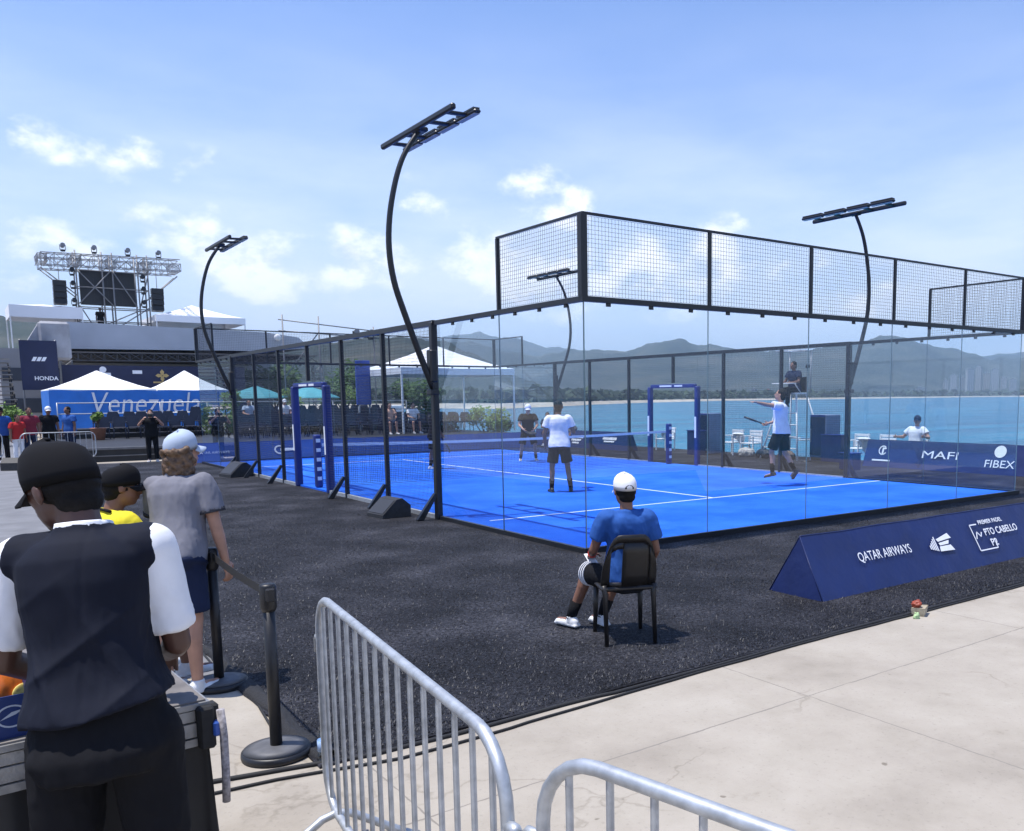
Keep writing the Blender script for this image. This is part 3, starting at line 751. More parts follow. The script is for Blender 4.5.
# ------------------------------------------------------------------ the glass court
def glass_mat(name, tr=(.93,.965,.985), refl=1.):
    m, N, L, b = new_mat(name); N.remove(b)
    t = N.new('ShaderNodeBsdfTransparent'); t.inputs[0].default_value = (*tr, 1)
    gl = N.new('ShaderNodeBsdfGlossy'); gl.inputs['Roughness'].default_value = .01; gl.inputs[0].default_value = (.9,.95,1,1)
    fr = N.new('ShaderNodeFresnel'); fr.inputs[0].default_value = 1.42
    ge = N.new('ShaderNodeNewGeometry'); fc = N.new('ShaderNodeMath'); fc.operation = 'SUBTRACT'; fc.inputs[0].default_value = 1; L.new(ge.outputs['Backfacing'], fc.inputs[1])
    qq = N.new('ShaderNodeMath'); qq.operation = 'MULTIPLY'; qq.inputs[1].default_value = refl; L.new(fr.outputs[0], qq.inputs[0])
    q = N.new('ShaderNodeMath'); q.operation = 'MULTIPLY'; L.new(qq.outputs[0], q.inputs[0]); L.new(fc.outputs[0], q.inputs[1])
    mx = N.new('ShaderNodeMixShader'); L.new(q.outputs[0], mx.inputs[0]); L.new(t.outputs[0], mx.inputs[1]); L.new(gl.outputs[0], mx.inputs[2])
    L.new(mx.outputs[0], N['Material Output'].inputs[0]); return m
m_glass = glass_mat('clear_glass', (.935,.965,.985), 1.7)
m_black = M('black_powder_coat', (.010,.011,.014), .42, .2, 30)
m_wire = M('black_fence_wire', (.022,.023,.028), .5, .1)
m_pad = M('blue_padding_vinyl', (.007,.022,.155), .45, .12, 8, .15, 40)
m_bluev = M('navy_banner_cloth', (.006,.017,.095), .5, .12, 3, .5, 4, dist=.03)
m_ink = M('white_print', (.78,.80,.84), .7, .05)
m_plastic_w = M('white_plastic', (.76,.76,.76), .45, .05)
m_steel = M('galvanised_steel', (.46,.48,.50), .48, .2, 25, .1, 200, metal=.6, dist=.001)
m_alu = M('brushed_aluminium', (.45,.45,.46), .45, .15, 14, metal=.6)
m_rubber = M('black_rubber', (.014,.014,.015), .75, .2, 30)

def mesh_panel(x0, x1, z0, z1, parent, step=.05, r=.0022):
    """welded wire panel in the local XZ plane"""
    m = MB(); n = round((x1-x0)/step)
    for i in range(n+1): x = x0+(x1-x0)*i/n; m.wire((x,0,z0), (x,0,z1), r)
    n = round((z1-z0)/step)
    for i in range(n+1): z = z0+(z1-z0)*i/n; m.wire((x0,.004,z), (x1,.004,z), r)
    return P('mesh_panel', m, m_wire, parent)

m_gedge = M('polished_glass_edge', (.15,.23,.26), .25, .1, 6)
def pane(m, lo, hi):
    m.box(lo, hi); thin = 0 if hi[0]-lo[0] < .1 else 1
    for q, f in enumerate(m.f):
        c = [m.v[i] for i in f]; n = (c[1]-c[0]).cross(c[2]-c[1]).normalized()
        if abs(n[thin]) < .5: m.mi[q] = 1
def glass_end(name, label, loc, rz):
    """10 m glass back wall with its two 4 m glass returns, 3 m high, wire mesh above; local x along the wall, y into the court"""
    r = T(name, label, 'glass wall', loc, rz, 'glass end walls of the court')
    for i in range(5):
        m = MB(); pane(m, (i*2+.004,-.006,.02), (i*2+1.996,.006,2.97)); P('glass_panel', m, [m_glass, m_gedge], r)
    for x in (0, 10):
        for j in range(2):
            m = MB(); pane(m, (x-.006, j*2+.010,.02), (x+.006, j*2+1.996,2.97)); P('glass_panel', m, [m_glass, m_gedge], r)
    m = MB(); m.box((-.05,-.05,2.972), (10.05,.02,3.035)); m.box((-.05,.022,2.972), (.02,3.92,3.035)); m.box((9.98,.022,2.972), (10.05,3.92,3.035))
    for i in range(15): x = .35+i*.665; m.box((x-.03,-.03,2.93), (x+.03,-.008,2.974))
    for s in (0, 10):
        for j in range(6): y = .35+j*.6; m.box((s-.03 if s == 0 else s+.008, y-.03,2.93), (s-.008 if s == 0 else s+.03, y+.03,2.974))
    P('top_rail', m, m_black, r)
    m = MB(); m.box((-.06,-.06,GZ), (10.06,-.008,.03)); m.box((-.06,-.006,GZ), (-.008,3.9,.025)); m.box((10.008,-.006,GZ), (10.06,3.9,.025)); P('base_rail', m, m_black, r)
    m = MB(); m.box((-.03,-.03,3.97), (10.03,.0,4.0)); m.box((-.03,.002,3.97), (-.002,2.0,4.0)); m.box((10.002,.002,3.97), (10.03,2.0,4.0)); P('mesh_rail', m, m_black, r)
    for x in (2,4,6,8):
        m = MB(); m.box((x-.022,-.045,3.035), (x+.022,-.008,3.968)); P('post', m, m_black, r)
    for x in (-.012, 10.012):
        m = MB(); m.box((x-.045,-.045,3.035), (x+.045,.03,3.972)); P('corner_post', m, m_black, r)
        m = MB(); m.box((x-.025,1.96,3.035), (x+.025,2.0,3.972)); P('post', m, m_black, r)
    for i in range(5): mesh_panel(i*2+.03, i*2+1.97, 3.05, 3.96, r)
    for x in (-.012, 10.012):
        o = mesh_panel(.05, 1.95, 3.05, 3.96, r); o.location = (x,0,0); o.rotation_euler = (0,0,R(90))
    return r
glass_end('glass_wall', 'near glass end wall of the blue court, wire mesh on top, closest to the seated boy', (0,0,0), 0)
glass_end('glass_wall', 'far glass end wall of the blue court, in front of the rows of dark chairs', (10,20,0), math.pi)

def side_fence(label, loc, rz):
    """12 m wire side fence, local x along it (0..12), y = outward"""
    r = T('side_fence', label, 'mesh fence', loc, rz, 'wire side fences of the court')
    for x in (0,12):
        m = MB(); m.rbox((x,.03,1.49), (.11,.10,3.06), .012); P('post', m, m_black, r)
    for x in (2,4,8,10):
        m = MB(); m.box((x-.035,-.012,GZ), (x+.035,.055,2.96)); P('post', m, m_black, r)
    m = MB(); m.box((5.965,-.012,2.24), (6.035,.055,2.96)); P('post', m, m_black, r)
    m = MB(); m.box((-.06,-.015,2.962), (12.06,.065,3.045)); P('top_rail', m, m_black, r)
    m = MB(); m.box((.07,-.012,GZ), (5.0,.05,.03)); m.box((7.,-.012,GZ), (11.93,.05,.03)); P('base_rail', m, m_steel, r)
    for a, b in ((.06,1.96),(2.04,3.96),(4.04,4.98),(7.02,7.96),(8.04,9.96),(10.04,11.94)):
        o = mesh_panel(a, b, .04, 2.95, r); o.location = (0,.02,0)
    for a, b in ((5.,5.96),(6.04,7.)):
        o = mesh_panel(a, b, 2.24, 2.95, r); o.location = (0,.02,0)
    for x in (0,2,4,8,10,12):
        m = MB(); m.prism([(x-.035,.05,.36),(x-.035,.10,.38),(x-.035,.40,GZ+.04),(x-.035,.40,GZ),(x-.035,.31,GZ)], (0,0,0), (.07,0,0)); P('brace', m, m_black, r)
    return r
side_fence('wire side fence of the court with two wedge speakers at its foot', (0,4,0), R(90))
side_fence('wire side fence of the court on the sea side, in front of the white chairs', (10,16,0), R(-90))

def portal(label, loc):
    r = T('entrance_portal', label, 'door frame', loc, 0, 'blue padded entrance frames')
    for y in (-1,1):
        m = MB(); m.rbox((0,y,1.05), (.15,.125,2.18), .025); P('padded_post', m, m_pad, r)
        m = MB()
        for s in (-1,1):
            x = s*.0755; m.box((min(x,x+s*.002),y-.035,.75),(max(x,x+s*.002),y+.035,1.32))
        P('print_strip', m, m_ink, r)
    m = MB(); m.rbox((0,0,2.155), (.12,1.87,.10), .02); P('padded_lintel', m, m_pad, r)
    m = MB()
    for a, b in ((-.45,-.12),(.0,.52)): 
        for s in (-1,1): m.box((s*.0605-.001,a,2.135),(s*.0605+.001,b,2.178))
    P('print_strip', m, m_ink, r)
    return r
portal('blue padded entrance frame in the turf side fence of the court', (0,10,0))
portal('blue padded entrance frame in the sea side fence of the court', (10.02,10,0))

# net
r = T('tennis_net', 'dark court net with white tape between two blue padded posts', 'net', (0,10,0))
m = MB(); n = 232
for i in range(n+1): x = .2+9.55*i/n; m.wire((x,0,.03), (x,0,.88-.05*math.sin(math.pi*i/n)), .003)
for k in range(19): z = .03+k*.0445; m.tube([(.2+9.55*i/12,.003,z*(1-.055*math.sin(math.pi*i/12))) for i in range(13)], .003, 3)
P('net_mesh', m, m_wire, r)
m = MB(); rr = []
for i in range(25):
    x = .2+9.55*i/24; z = .90-.05*math.sin(math.pi*i/24)
    rr.append([(x,-.009,z-.03),(x,.009,z-.03),(x,.009,z+.03),(x,-.009,z+.03)])
m.loft([[V(p) for p in q] for q in rr], True, False); P('tape', m, m_plastic_w, r)
for x in (.1, 9.86):
    p = MB(); p.rbox((x,0,.56), (.14,.14,1.12), .025); o = P('net_post', p, m_pad, r)
    q = MB()
    for k in range(5): q.box((x-.045,-.073,.16+k*.2),(x+.045,-.0705,.235+k*.2))
    P('print_strip', q, m_ink, o)

# floodlights
m_led = M('led_lens', (.35,.37,.40), .2, .1, 40)
def floodlight(label, loc, rz):
    r = T('floodlight_pole', label, 'floodlight', loc, rz, 'curved floodlight poles of the court')   # local +x = out of the court
    pts = []; K = [(.02,2.0),(.22,2.5),(.47,3.18),(.60,3.6),(.655,4.05),(.63,4.5),(.54,4.95),(.42,5.32),(.28,5.58),(.10,5.83)]
    m = MB()
    for i in range(len(K)-1):
        p0, p1, p2, p3 = K[max(0,i-1)], K[i], K[i+1], K[min(len(K)-1,i+2)]
        for s in range(4):
            t = s/4; f = lambda a,b,c,d: .5*((2*b)+(-a+c)*t+(2*a-5*b+4*c-d)*t*t+(-a+3*b-3*c+d)*t**3)
            pts.append((f(p0[0],p1[0],p2[0],p3[0]),0,f(p0[1],p1[1],p2[1],p3[1])))
    pts.append((K[-1][0],0,K[-1][1])); m.tube(pts, .05, 12, True, lambda t: .050-.014*t); P('pole', m, m_black, r)
    m = MB(); m.rbox((.03,0,2.35), (.12,.16,.5), .02); m.rbox((.03,0,1.95), (.14,.18,.08), .01); P('pole_clamp', m, m_black, r)
    rot = Matrix.Rotation(R(-4), 3, 'Y')
    head = bpy.data.objects.new('lamp_head', None); COL.objects.link(head); head.parent = r; head.location = (.10,0,5.85); head.rotation_euler = (0,R(3),0)
    m = MB(); m.rbox((.07,0,0), (.075,2.5,.085), .02)
    for y in (-.95,-.40,.40,.95): m.rbox((-.125,y,-.005), (.36,.085,.045), .012)
    m.rbox((0,0,-.03), (.16,.26,.07), .02); P('lamp_frame', m, m_black, head)
    for k, y in enumerate((-.93,-.31,.31,.93)):
        m = MB(); m.rbox((-.31,y,-.01), (.11,.60,.055), .02)
        for j in range(5): m.box((-.355+j*.022,y-.27,.02),(-.347+j*.022,y+.27,.045))
        o = P('led_module', m, m_black, head); q = MB(); q.box((-.355,y-.27,-.043),(-.265,y+.27,-.0380)); P('led_lens', q, m_led, o)
    return r
floodlight('tall curved floodlight pole nearest the camera, on the thick fence post by the wedge speaker', (-.03,4,0), math.pi)
floodlight('curved floodlight pole at the far corner, in front of the grey stage roof', (-.03,16,0), math.pi)
floodlight('curved floodlight pole on the sea side, nearer the umpire chair', (10.03,4,0), 0)
floodlight('curved floodlight pole on the sea side, behind the white shirted player', (10.03,16,0), 0)

# wedge speakers beside the posts
m_spk = M('scuffed_black_cabinet', (.022,.022,.024), .6, .3, 20, .3, 120); m_grille = M('speaker_grille', (.03,.03,.032), .5, .3, 300)
def wedge(label, loc, rz):
    r = T('wedge_speaker', label, 'speaker', loc, rz, 'wedge speakers by the side fence')
    prof = [(-.29,0,0),(.29,0,0),(.29,0,.07),(.0,0,.34),(-.12,0,.36),(-.29,0,.22)]
    m = MB(); m.prism([(x,.33,z) for x,_,z in prof][::-1], (0,-.66,0), (0,0,0)); P('cabinet', m, m_spk, r)
    d = V((-.29,0,.27)).normalized(); c = V((.145,0,.205)); nrm = V((.27,0,.29)).normalized()
    m = MB(); m.cbox(c+nrm*.006, (.34,.58,.01), Matrix((d, V((0,1,0)), nrm)).transposed()); P('grille', m, m_grille, r)
    m = MB(); m.box((-.12,-.334,.12),(.02,-.3305,.17)); P('handle', m, m_rubber, r)
    return r
wedge('scuffed black wedge speaker by the thick fence post nearest the camera', (-.50,4.85,GZ+.014), R(185)).scale = (.85,.82,.85)
wedge('black wedge speaker at the far post of the turf side fence', (-.42,14.6,GZ+.014), R(190))

# sponsor banners: triangular cloth prisms
def tri_banner(label, x0, x1, loc, rz, h=.56, w=.66, slant=.10, mat=None):
    """ridge along local x; front face towards local -y"""
    r = T('sponsor_banner', label, 'banner', loc, rz)
    m = MB(); n = 44; q = 8
    def pt(i, a, b, k):
        x = x0+(x1-x0)*i/n; t = k/q; y = a[0]+(b[0]-a[0])*t; z = a[1]+(b[1]-a[1])*t
        e = math.sin(math.pi*t)*(1 if a[1] != b[1] else 0); nn = V((0, (b[1]-a[1]), -(b[0]-a[0]))).normalized()
        f = noise.noise(V((x*1.1+len(label), t*1.3, a[0]*9)))*.010 + noise.noise(V((x*3.3+t*2.5, t*2+3, a[0]*9)))*.005
        sag = .010*noise.noise(V((x*1.7, 9, len(label))))*(z/h)
        xs = slant*.5*(z/h)*(1 if i == 0 else -1 if i == n else 0)
        return V((x+xs, y, z+sag)) - nn*f*e
    for a, b in (((-w/2,0),(0,h)), ((0,h),(w/2,0)), ((w/2,0),(-w/2,0))):
        m.loft([[pt(i, a, b, k) for k in range(q+1)] for i in range(n+1)], False, True, False)
    for i in (0, n):
        m.add([pt(i,(-w/2,0),(0,h),0), pt(i,(-w/2,0),(0,h),q), pt(i,(0,h),(w/2,0),q)], [(0,1,2) if i else (2,1,0)])
    P('banner_cover', m, mat or m_bluev, r)
    m = MB()
    for i in (0, n):
        m.tube([pt(i,(-w/2,0),(0,h),0), pt(i,(-w/2,0),(0,h),q), pt(i,(0,h),(w/2,0),q)], .006, 5)
    m.tube([pt(i,(-w/2,0),(0,h),q) for i in range(n+1)], .006, 5); P('seam_piping', m, mat or m_bluev, r)
    return r
def face_pt(x, t, h=.56, w=.66, lift=.017):
    """point on the front (-y) face: t from 0 at the ground to 1 at the ridge"""
    nrm = V((0,-h,w/2)).normalized(); return V((x, -w/2+w/2*t, h*t)) + nrm*lift
UPF = lambda h=.56, w=.66: V((0, w/2, h)).normalized()
b1 = tri_banner('long navy triangular sponsor banner with white airline lettering on the turf beside the concrete', .18, 4.7, (0,-3.17,GZ+.014), 0)
text('QATAR AIRWAYS', 'lettering', face_pt(1.33,.52), (1,.0,0), UPF(), .86, .115, m_ink, b1)
def emblem_bars(cx, t, parent):
    m = MB(); up = UPF(); c = face_pt(cx, t); nrm = V((0,-.56,.33)).normalized()
    def pl(pts): m.prism([c+V((x,0,0))+up*y for x, y in pts], nrm*-.0005, nrm*.001)
    pl([(-.02,.05),(.22,.10),(.26,.04),(.0,.02)]); pl([(.0,.005),(.2,.02),(.17,-.02),(.01,-.025)]); pl([(.0,-.035),(.2,-.035),(.24,-.10),(-.02,-.09)])
    for k in range(5):
        x = -.06-k*.028; pl([(x,-.08+k*.008),(x+.017,-.085+k*.008),(x+.017,.085-k*.022),(x,.08-k*.022)])
    P('emblem', m, m_ink, parent)
emblem_bars(2.26, .52, b1)
m = MB(); up = UPF(); c = face_pt(3.16,.52); nrm = V((0,-.56,.33)).normalized()
def strip(a, b, w=.010):
    a, b = V((a[0],0,0))+up*a[1], V((b[0],0,0))+up*b[1]; d = (b-a).normalized(); s = d.cross(nrm)*w/2
    m.prism([c+a-s, c+a+s, c+b+s, c+b-s], nrm*-.0005, nrm*.0012)
for a, b in (((-.2,.14),(-.2,-.17)),((-.2,-.17),(.16,-.17)),((-.2,.14),(-.06,.14)),((.16,-.17),(.16,-.07)),((-.17,-.03),(-.12,.05)),((-.12,.05),(-.07,-.01)),((-.07,-.01),(-.03,.04))): strip(a, b, .014)
P('emblem', m, m_ink, b1)
text('PTO CABELLO', 'lettering', face_pt(3.54,.57), (1,0,0), UPF(), .70, .085, m_ink, b1, bold=.012)
text('PREMIER PADEL', 'lettering', face_pt(3.40,.76), (1,0,0), UPF(), .5, .05, m_ink, b1, bold=.01)
text('P2', 'lettering', face_pt(3.30,.37), (1,0,0), UPF(), .13, .085, m_ink, b1, bold=.012)

# sea-side banners, front face towards the court (-x)
b2 = tri_banner('navy sponsor banner on the sea side in front of the seated man in white', -5.85, .6, (13.75,.35,GZ), R(-90), h=.72, w=.5, slant=0)
f2 = lambda y, t: face_pt(-y, t, .72, .5)
# local x runs towards -y of the world after the -90 turn, so text reads from the court
for s, y, t, w, h in (('MAFI', 3.59, .55, 1.0, .19), ('FIBEX', 1.98, .36, .74, .18)):
    text(s, 'lettering', f2(y-.0, t), (1,0,0), UPF(.72,.5), w, h, m_ink, b2)
m = MB(); nrm = V((0,-.72,.25)).normalized(); up2 = UPF(.72,.5)
cc = f2(2.02,.76); m.prism([cc+V((math.cos(a)*.15,0,0))+up2*math.sin(a)*.15 for a in [2*math.pi*k/20 for k in range(20)]], nrm*-.0005, nrm*.0012)
cc = f2(5.3,.62)
for a0 in range(0,20): 
    a = 2*math.pi*a0/26+.9; p = cc+V((math.cos(a)*.13,0,0))+up2*math.sin(a)*.13; q = cc+V((math.cos(a+.24)*.13,0,0))+up2*math.sin(a+.24)*.13
    sd = (p-cc).normalized()*.03; m.prism([p, q, q-sd, p-sd], nrm*-.0005, nrm*.0012)
cc = f2(5.3,.50); m.prism([cc+V((x,0,0))+up2*y for x, y in ((-.02,-.03),(.03,-.03),(.03,.12),(.10,.13),(.10,.17),(-.02,.17))], nrm*-.0005, nrm*.0012)
cc = f2(5.3,.26); m.prism([cc+V((x,0,0))+up2*y for x, y in ((-.28,-.02),(.28,-.02),(.28,.02),(-.28,.02))], nrm*-.0005, nrm*.0012)
P('emblem', m, m_ink, b2)
b3 = tri_banner('dark navy banner along the sea fence, behind the far half of the net', -6.4, 0, (13.2,15.9,GZ), R(-90), h=.66, w=.5, slant=0)
f3 = lambda y, t: face_pt(-y, t, .66, .5)
m = MB(); nrm = V((0,-.66,.25)).normalized(); up3 = UPF(.66,.5); cc = f3(5.1,.62)
m.prism([cc+V((math.cos(a)*.16,0,0))+up3*math.sin(a)*.16 for a in [2*math.pi*k/16 for k in range(16)]], nrm*-.0005, nrm*.0012)
for y0, hs in ((1.2,(.05,.03)),(3.3,(.04,.04,.03))):
    for k, hh in enumerate(hs):
        cc = f3(y0, .62-.16*k); ww = .42-.1*k; m.prism([cc+V((x,0,0))+up3*y for x, y in ((-ww,-hh),(ww,-hh),(ww,hh),(-ww,hh))], nrm*-.0005, nrm*.0012)
P('emblem', m, m_ink, b3)
b4 = tri_banner('royal blue banner row along the far end wall, below the rows of dark chairs', 0, 12.6, (-.6,20.75,GZ), 0, h=.60, w=.5, slant=0, mat=M('royal_banner_cloth', (.012,.05,.24), .6, .1, 3))
text('QATAR AIRWAYS', 'lettering', face_pt(1.0,.5,.60,.5), (1,0,0), UPF(.60,.5), .95, .09, m_ink, b4)
m = MB(); nrm = V((0,-.6,.25)).normalized(); up4 = UPF(.6,.5); cc = face_pt(3.0,.52,.6,.5)
for k in range(14):
    a = .8+k*.36; p = cc+V((math.cos(a)*.17,0,0))+up4*math.sin(a)*.15; q = cc+V((math.cos(a+.37)*.17,0,0))+up4*math.sin(a+.37)*.15; sd = (p-cc)*.3
    m.prism([p, q, q-sd, p-sd], nrm*-.0005, nrm*.0012)
m.prism([cc+V((x,0,0))+up4*y for x, y in ((.02,-.05),(.45,-.04),(.45,.05),(.02,.04))], nrm*-.0005, nrm*.0012)
P('emblem', m, m_ink, b4)
# ------------------------------------------------------------------ foreground props
def arc(c, r, a0, a1, n, ux, uy): return [V(c)+V(ux)*r*math.cos(a0+(a1-a0)*i/n)+V(uy)*r*math.sin(a0+(a1-a0)*i/n) for i in range(n+1)]
def crowd_barrier(label, a, b, h=1.08, detail=True, nb=15, group='steel crowd barriers', col=None):
    """steel barrier from ground point a to b; local x along it"""
    a, b = V(a), V(b); d = b-a; Lg = d.length
    r = T('crowd_barrier', label, 'barrier', (a.x, a.y, a.z), math.atan2(d.y, d.x), group)
    X, Z = V((1,0,0)), V((0,0,1)); rad = .17; zb = .20; zt = h-.02
    mm = MB(); q = 6
    path = arc((rad,0,zb+rad), rad, math.pi*1.5, math.pi, q, X, Z)+arc((rad,0,zt-rad), rad, math.pi, math.pi/2, q, X, Z)+arc((Lg-rad,0,zt-rad), rad, math.pi/2, 0, q, X, Z)+arc((Lg-rad,0,zb+rad), rad, 0, -math.pi/2, q, X, Z)
    path.append(path[0]); path.append(path[1])
    mm.tube(path, .0168, 12 if detail else 6, False); P('frame', mm, m_steel, r)
    mm = MB()
    for i in range(nb):
        x = .085+(Lg-.17)*i/(nb-1); e = 0
        if x < rad: e = rad-math.sqrt(max(0, rad*rad-(rad-x)**2))
        if x > Lg-rad: e = rad-math.sqrt(max(0, rad*rad-(x-Lg+rad)**2))
        mm.cone((x,0,zb+e), (x,0,zt-e), .0088, n=8 if detail else 5, caps=False)
    P('bars', mm, m_steel, r)
    for x in (.16, Lg-.16):
        f = MB(); f.tube([(x,-.34,.012),(x,-.28,.04),(x,-.06,.185),(x,0,.20),(x,.06,.185),(x,.28,.04),(x,.34,.012)], .017, 10 if detail else 5)
        P('foot', f, m_steel, r)
    if detail:
        for x, sg in ((0,-1),(Lg,1)):
            f = MB()
            if sg < 0:
                for z in (.90,): f.tube([(x,0,z),(x+sg*.05,0,z),(x+sg*.062,0,z-.012),(x+sg*.064,0,z-.07)], .012, 8)
                f.box((x-.045,-.004,.46),(x-.012,.004,.60)); f.box((x-.07,-.004,.56),(x-.04,.004,.60))
            else:
                f.tube([(x,0,.90),(x+.045,0,.905),(x+.05,0,.90)], .016, 8); f.cone((x-.01,0,.80),(x-.01,0,.86), .027)
            P('hook', f, m_steel, r)
    return r
crowd_barrier('galvanised crowd barrier with all its bars in view, its far end beside the water bottle', (-4.90,-5.03,GZ), (-5.10,-6.93,GZ), 1.11)
crowd_barrier('galvanised crowd barrier cut by the bottom edge, hooked onto the longer one', (-5.065,-7.03,GZ), (-4.69,-8.84,GZ), 1.13)

m_stan = M('matt_black_tube', (.012,.012,.014), .45, .2, 20); m_disc = M('grey_rubber_base', (.10,.10,.105), .6, .2, 15)
m_belt = M('black_webbing', (.010,.010,.012), .8, .2, 90)
def stanchion(label, loc, rz):
    r = T('belt_stanchion', label, 'stanchion', loc, rz, 'black belt stanchions')
    m = MB(); m.lathe([(.175,0),(.18,.012),(.178,.034),(.165,.044)], n=36); P('base', m, m_stan, r)
    m = MB(); m.lathe([(.168,.0445),(.10,.056),(.05,.062)], n=36); P('base_cover', m, m_disc, r)
    m = MB(); m.cone((0,0,.06),(0,0,.83), .031, n=20); P('post', m, m_stan, r)
    m = MB(); m.lathe([(.033,.79),(.042,.81),(.042,.925),(.038,.935),(.01,.938)], n=20); m.rbox((0,.05,.885), (.045,.03,.07), .006); m.rbox((0,-.05,.885), (.045,.03,.07), .006); P('belt_head', m, m_stan, r)
    return r
sA, sB = V((-4.80,-3.92,GZ)), V((-4.76,-2.50,GZ))
s1 = stanchion('black belt stanchion with its round base on the concrete next to the water bottle', sA, math.atan2((sB-sA).y,(sB-sA).x)-math.pi/2)
s2 = stanchion('black belt stanchion further back, by the legs of the grey shirted spectator', sB, math.atan2((sB-sA).y,(sB-sA).x)-math.pi/2)
Lb = (sB-sA).length; m = MB(); rr = []
for i in range(13):
    t = i/12; y = .065+(Lb-.13)*t; z = .885-.012*math.sin(math.pi*t); rr.append([V((-.0012,y,z-.024)),V((.0012,y,z-.024)),V((.0012,y,z+.024)),V((-.0012,y,z+.024))])
m.loft(rr, True, False); P('belt', m, m_belt, s1)

# water bottle
m_pet = glass_mat('clear_plastic', (.80,.88,.95), 1.2)
def bottle(label, loc, s=1.):
    r = T('water_bottle', label, 'bottle', loc)
    m = MB(); m.lathe([(x*s,z*s) for x, z in ((.028,0),(.033,.006),(.033,.05),(.031,.055),(.033,.06),(.033,.13),(.030,.15),(.014,.185),(.0135,.20))], n=18); P('bottle_body', m, m_pet, r)
    m = MB(); m.lathe([(.0335*s,.065*s),(.0338*s,.12*s)], n=18); P('bottle_label', m, M('bottle_label_print', (.30,.42,.62), .5, .3, 60), r)
    m = MB(); m.lathe([(.0155*s,.195*s),(.0155*s,.218*s),(.013*s,.22*s)], n=14); P('cap', m, M('blue_bottle_cap', (.02,.16,.55), .4), r)
bottle('small water bottle with a blue cap standing on the concrete beside a stanchion base', (-4.63,-4.18,GZ), 1.05)

# cables lying along the edge of the turf
def cable(label, pts, r=.008):
    P_ = []
    for i in range(len(pts)-1):
        a, b = V(pts[i]), V(pts[i+1]); n = max(2, int((b-a).length/.12))
        for k in range(n):
            p = a.lerp(b, k/n); w = noise.noise(V((p.x*1.4+i, p.y*1.4, r*900)))*.02
            P_.append(p+V((w*.3, w, 0)))
    P_.append(V(pts[-1])); m = MB(); m.tube(P_, r, 6); o = P('cable', m, m_rubber); return tag(o, label, 'cable', 'black cables along the turf edge')
gz = GZ+.009
cable('black cable hugging the front edge of the turf', [(-6.3,-3.9,gz),(-5.3,-4.05,gz),(-4.4,-4.27,gz),(-2.8,-4.27,gz),(-.8,-4.25,gz),(1.8,-4.24,gz),(6,-4.24,gz)], .013)
cable('black cable lying a hand outside the front edge of the turf', [(-6.4,-4.15,gz),(-5.4,-4.20,gz),(-4.9,-4.26,gz),(-4.3,-4.40,gz),(-3.5,-4.38,gz),(-2.2,-4.31,gz),(-1.0,-4.28,gz),(.3,-4.28,gz),(3,-4.28,gz)], .008)
cable('black cable running along the left edge of the turf past both stanchions', [(-4.62,-4.2,gz),(-4.72,-3.6,gz),(-4.66,-3.0,gz),(-4.70,-2.4,gz),(-4.66,-1.0,gz)], .008)
# loose folded hem of dark netting along the left edge of the turf
m = MB(); rr = []
for i in range(34):
    t = i/33; y = -4.15+2.6*t; w = .055+.05*noise.noise(V((y*3.1,0,2))); cx_ = -4.62+.035*noise.noise(V((y*2.3,5,0))); ring = []
    for k in range(9):
        a = math.pi*k/8; ring.append(V((cx_-w*math.cos(a), y, GZ+.004+(.038+.03*noise.noise(V((y*4,k*.5,7))))*math.sin(a))))
    rr.append(ring)
m.loft(rr, False, True, False); tag(P('rolled_netting', m, M('black_netting', (.012,.012,.014), .8, .5, 60, .8, 90)), 'crumpled roll of black netting along the left turf edge behind the stanchions', 'netting')
# litter by the banner
r = T('snack_box', 'discarded cardboard snack box with a red crumpled lid at the turf edge', 'litter', (.50,-4.30,GZ), R(25))
m = MB(); m.add([(-.07,-.05,0),(.07,-.05,0),(.07,.05,0),(-.07,.05,0),(-.08,-.06,.075),(.08,-.06,.075),(.08,.06,.075),(-.08,.06,.075)], [(0,1,5,4),(1,2,6,5),(2,3,7,6),(3,0,4,7),(0,3,2,1)]); m.add([(-.075,-.055,.07),(.075,-.055,.07),(.075,.055,.07),(-.075,.055,.07)], [(0,1,2,3)])
P('box', m, M('stained_card', (.42,.36,.26), .9, .3, 20), r)
m = MB(); m.ell((-.02,.02,.095), (.045,.04,.035)); me_ = remeshed(m, .01, 0); wrinkle(me_, .018, 30, (1,1,1)); link('crumpled_wrapper', me_, M('red_brown_foil', (.30,.06,.03), .5, .3, 30), r)
r2 = MB(); r2.ell((-.11,.0,.02), (.03,.02,.035)); me_ = remeshed(r2, .008, 0); wrinkle(me_, .014, 40, (1,1,1)); tag(link('paper_wrapper', me_, M('pale_green_paper', (.45,.62,.32), .8), None), 'scrap of pale green wrapper beside the cardboard snack box', 'litter').location = (.48,-4.36,GZ)

# ---- staging deck used as the waiter's table
m_ply = M('weathered_plywood', (.17,.155,.145), .8, .30, 7, .4, 60, detail=8, dist=.003); m_edge = M('scuffed_aluminium', (.30,.30,.30), .5, .35, 9, .2, 60, metal=.55, detail=8); m_skirt = M('black_skirt_cloth', (.008,.008,.010), .6, .2, 6)
r = T('staging_deck', 'weathered plywood staging deck with metal edge and black skirt, in front of the waiter', 'table', (-5.46,-5.64,0), R(4))
Lx, Ly, zt = 2.44, 1.15, .88
m = MB(); m.box((-Lx+.01,.01,zt-.02), (-.01,Ly-.01,zt)); P('deck_top', m, m_ply, r)
m = MB()
for z0, z1, o in ((zt-.025,zt-.006,.0),(zt-.065,zt-.03,-.006),(zt-.115,zt-.07,.0),(zt-.145,zt-.12,.004)):
    m.box((-Lx-o,-o,z0),(o,.02,z1)); m.box((-.02,.021,z0),(o,Ly+o,z1)); m.box((-Lx-o,Ly-.02,z0),(-.021,Ly+o,z1))
P('metal_edge', m, m_edge, r)
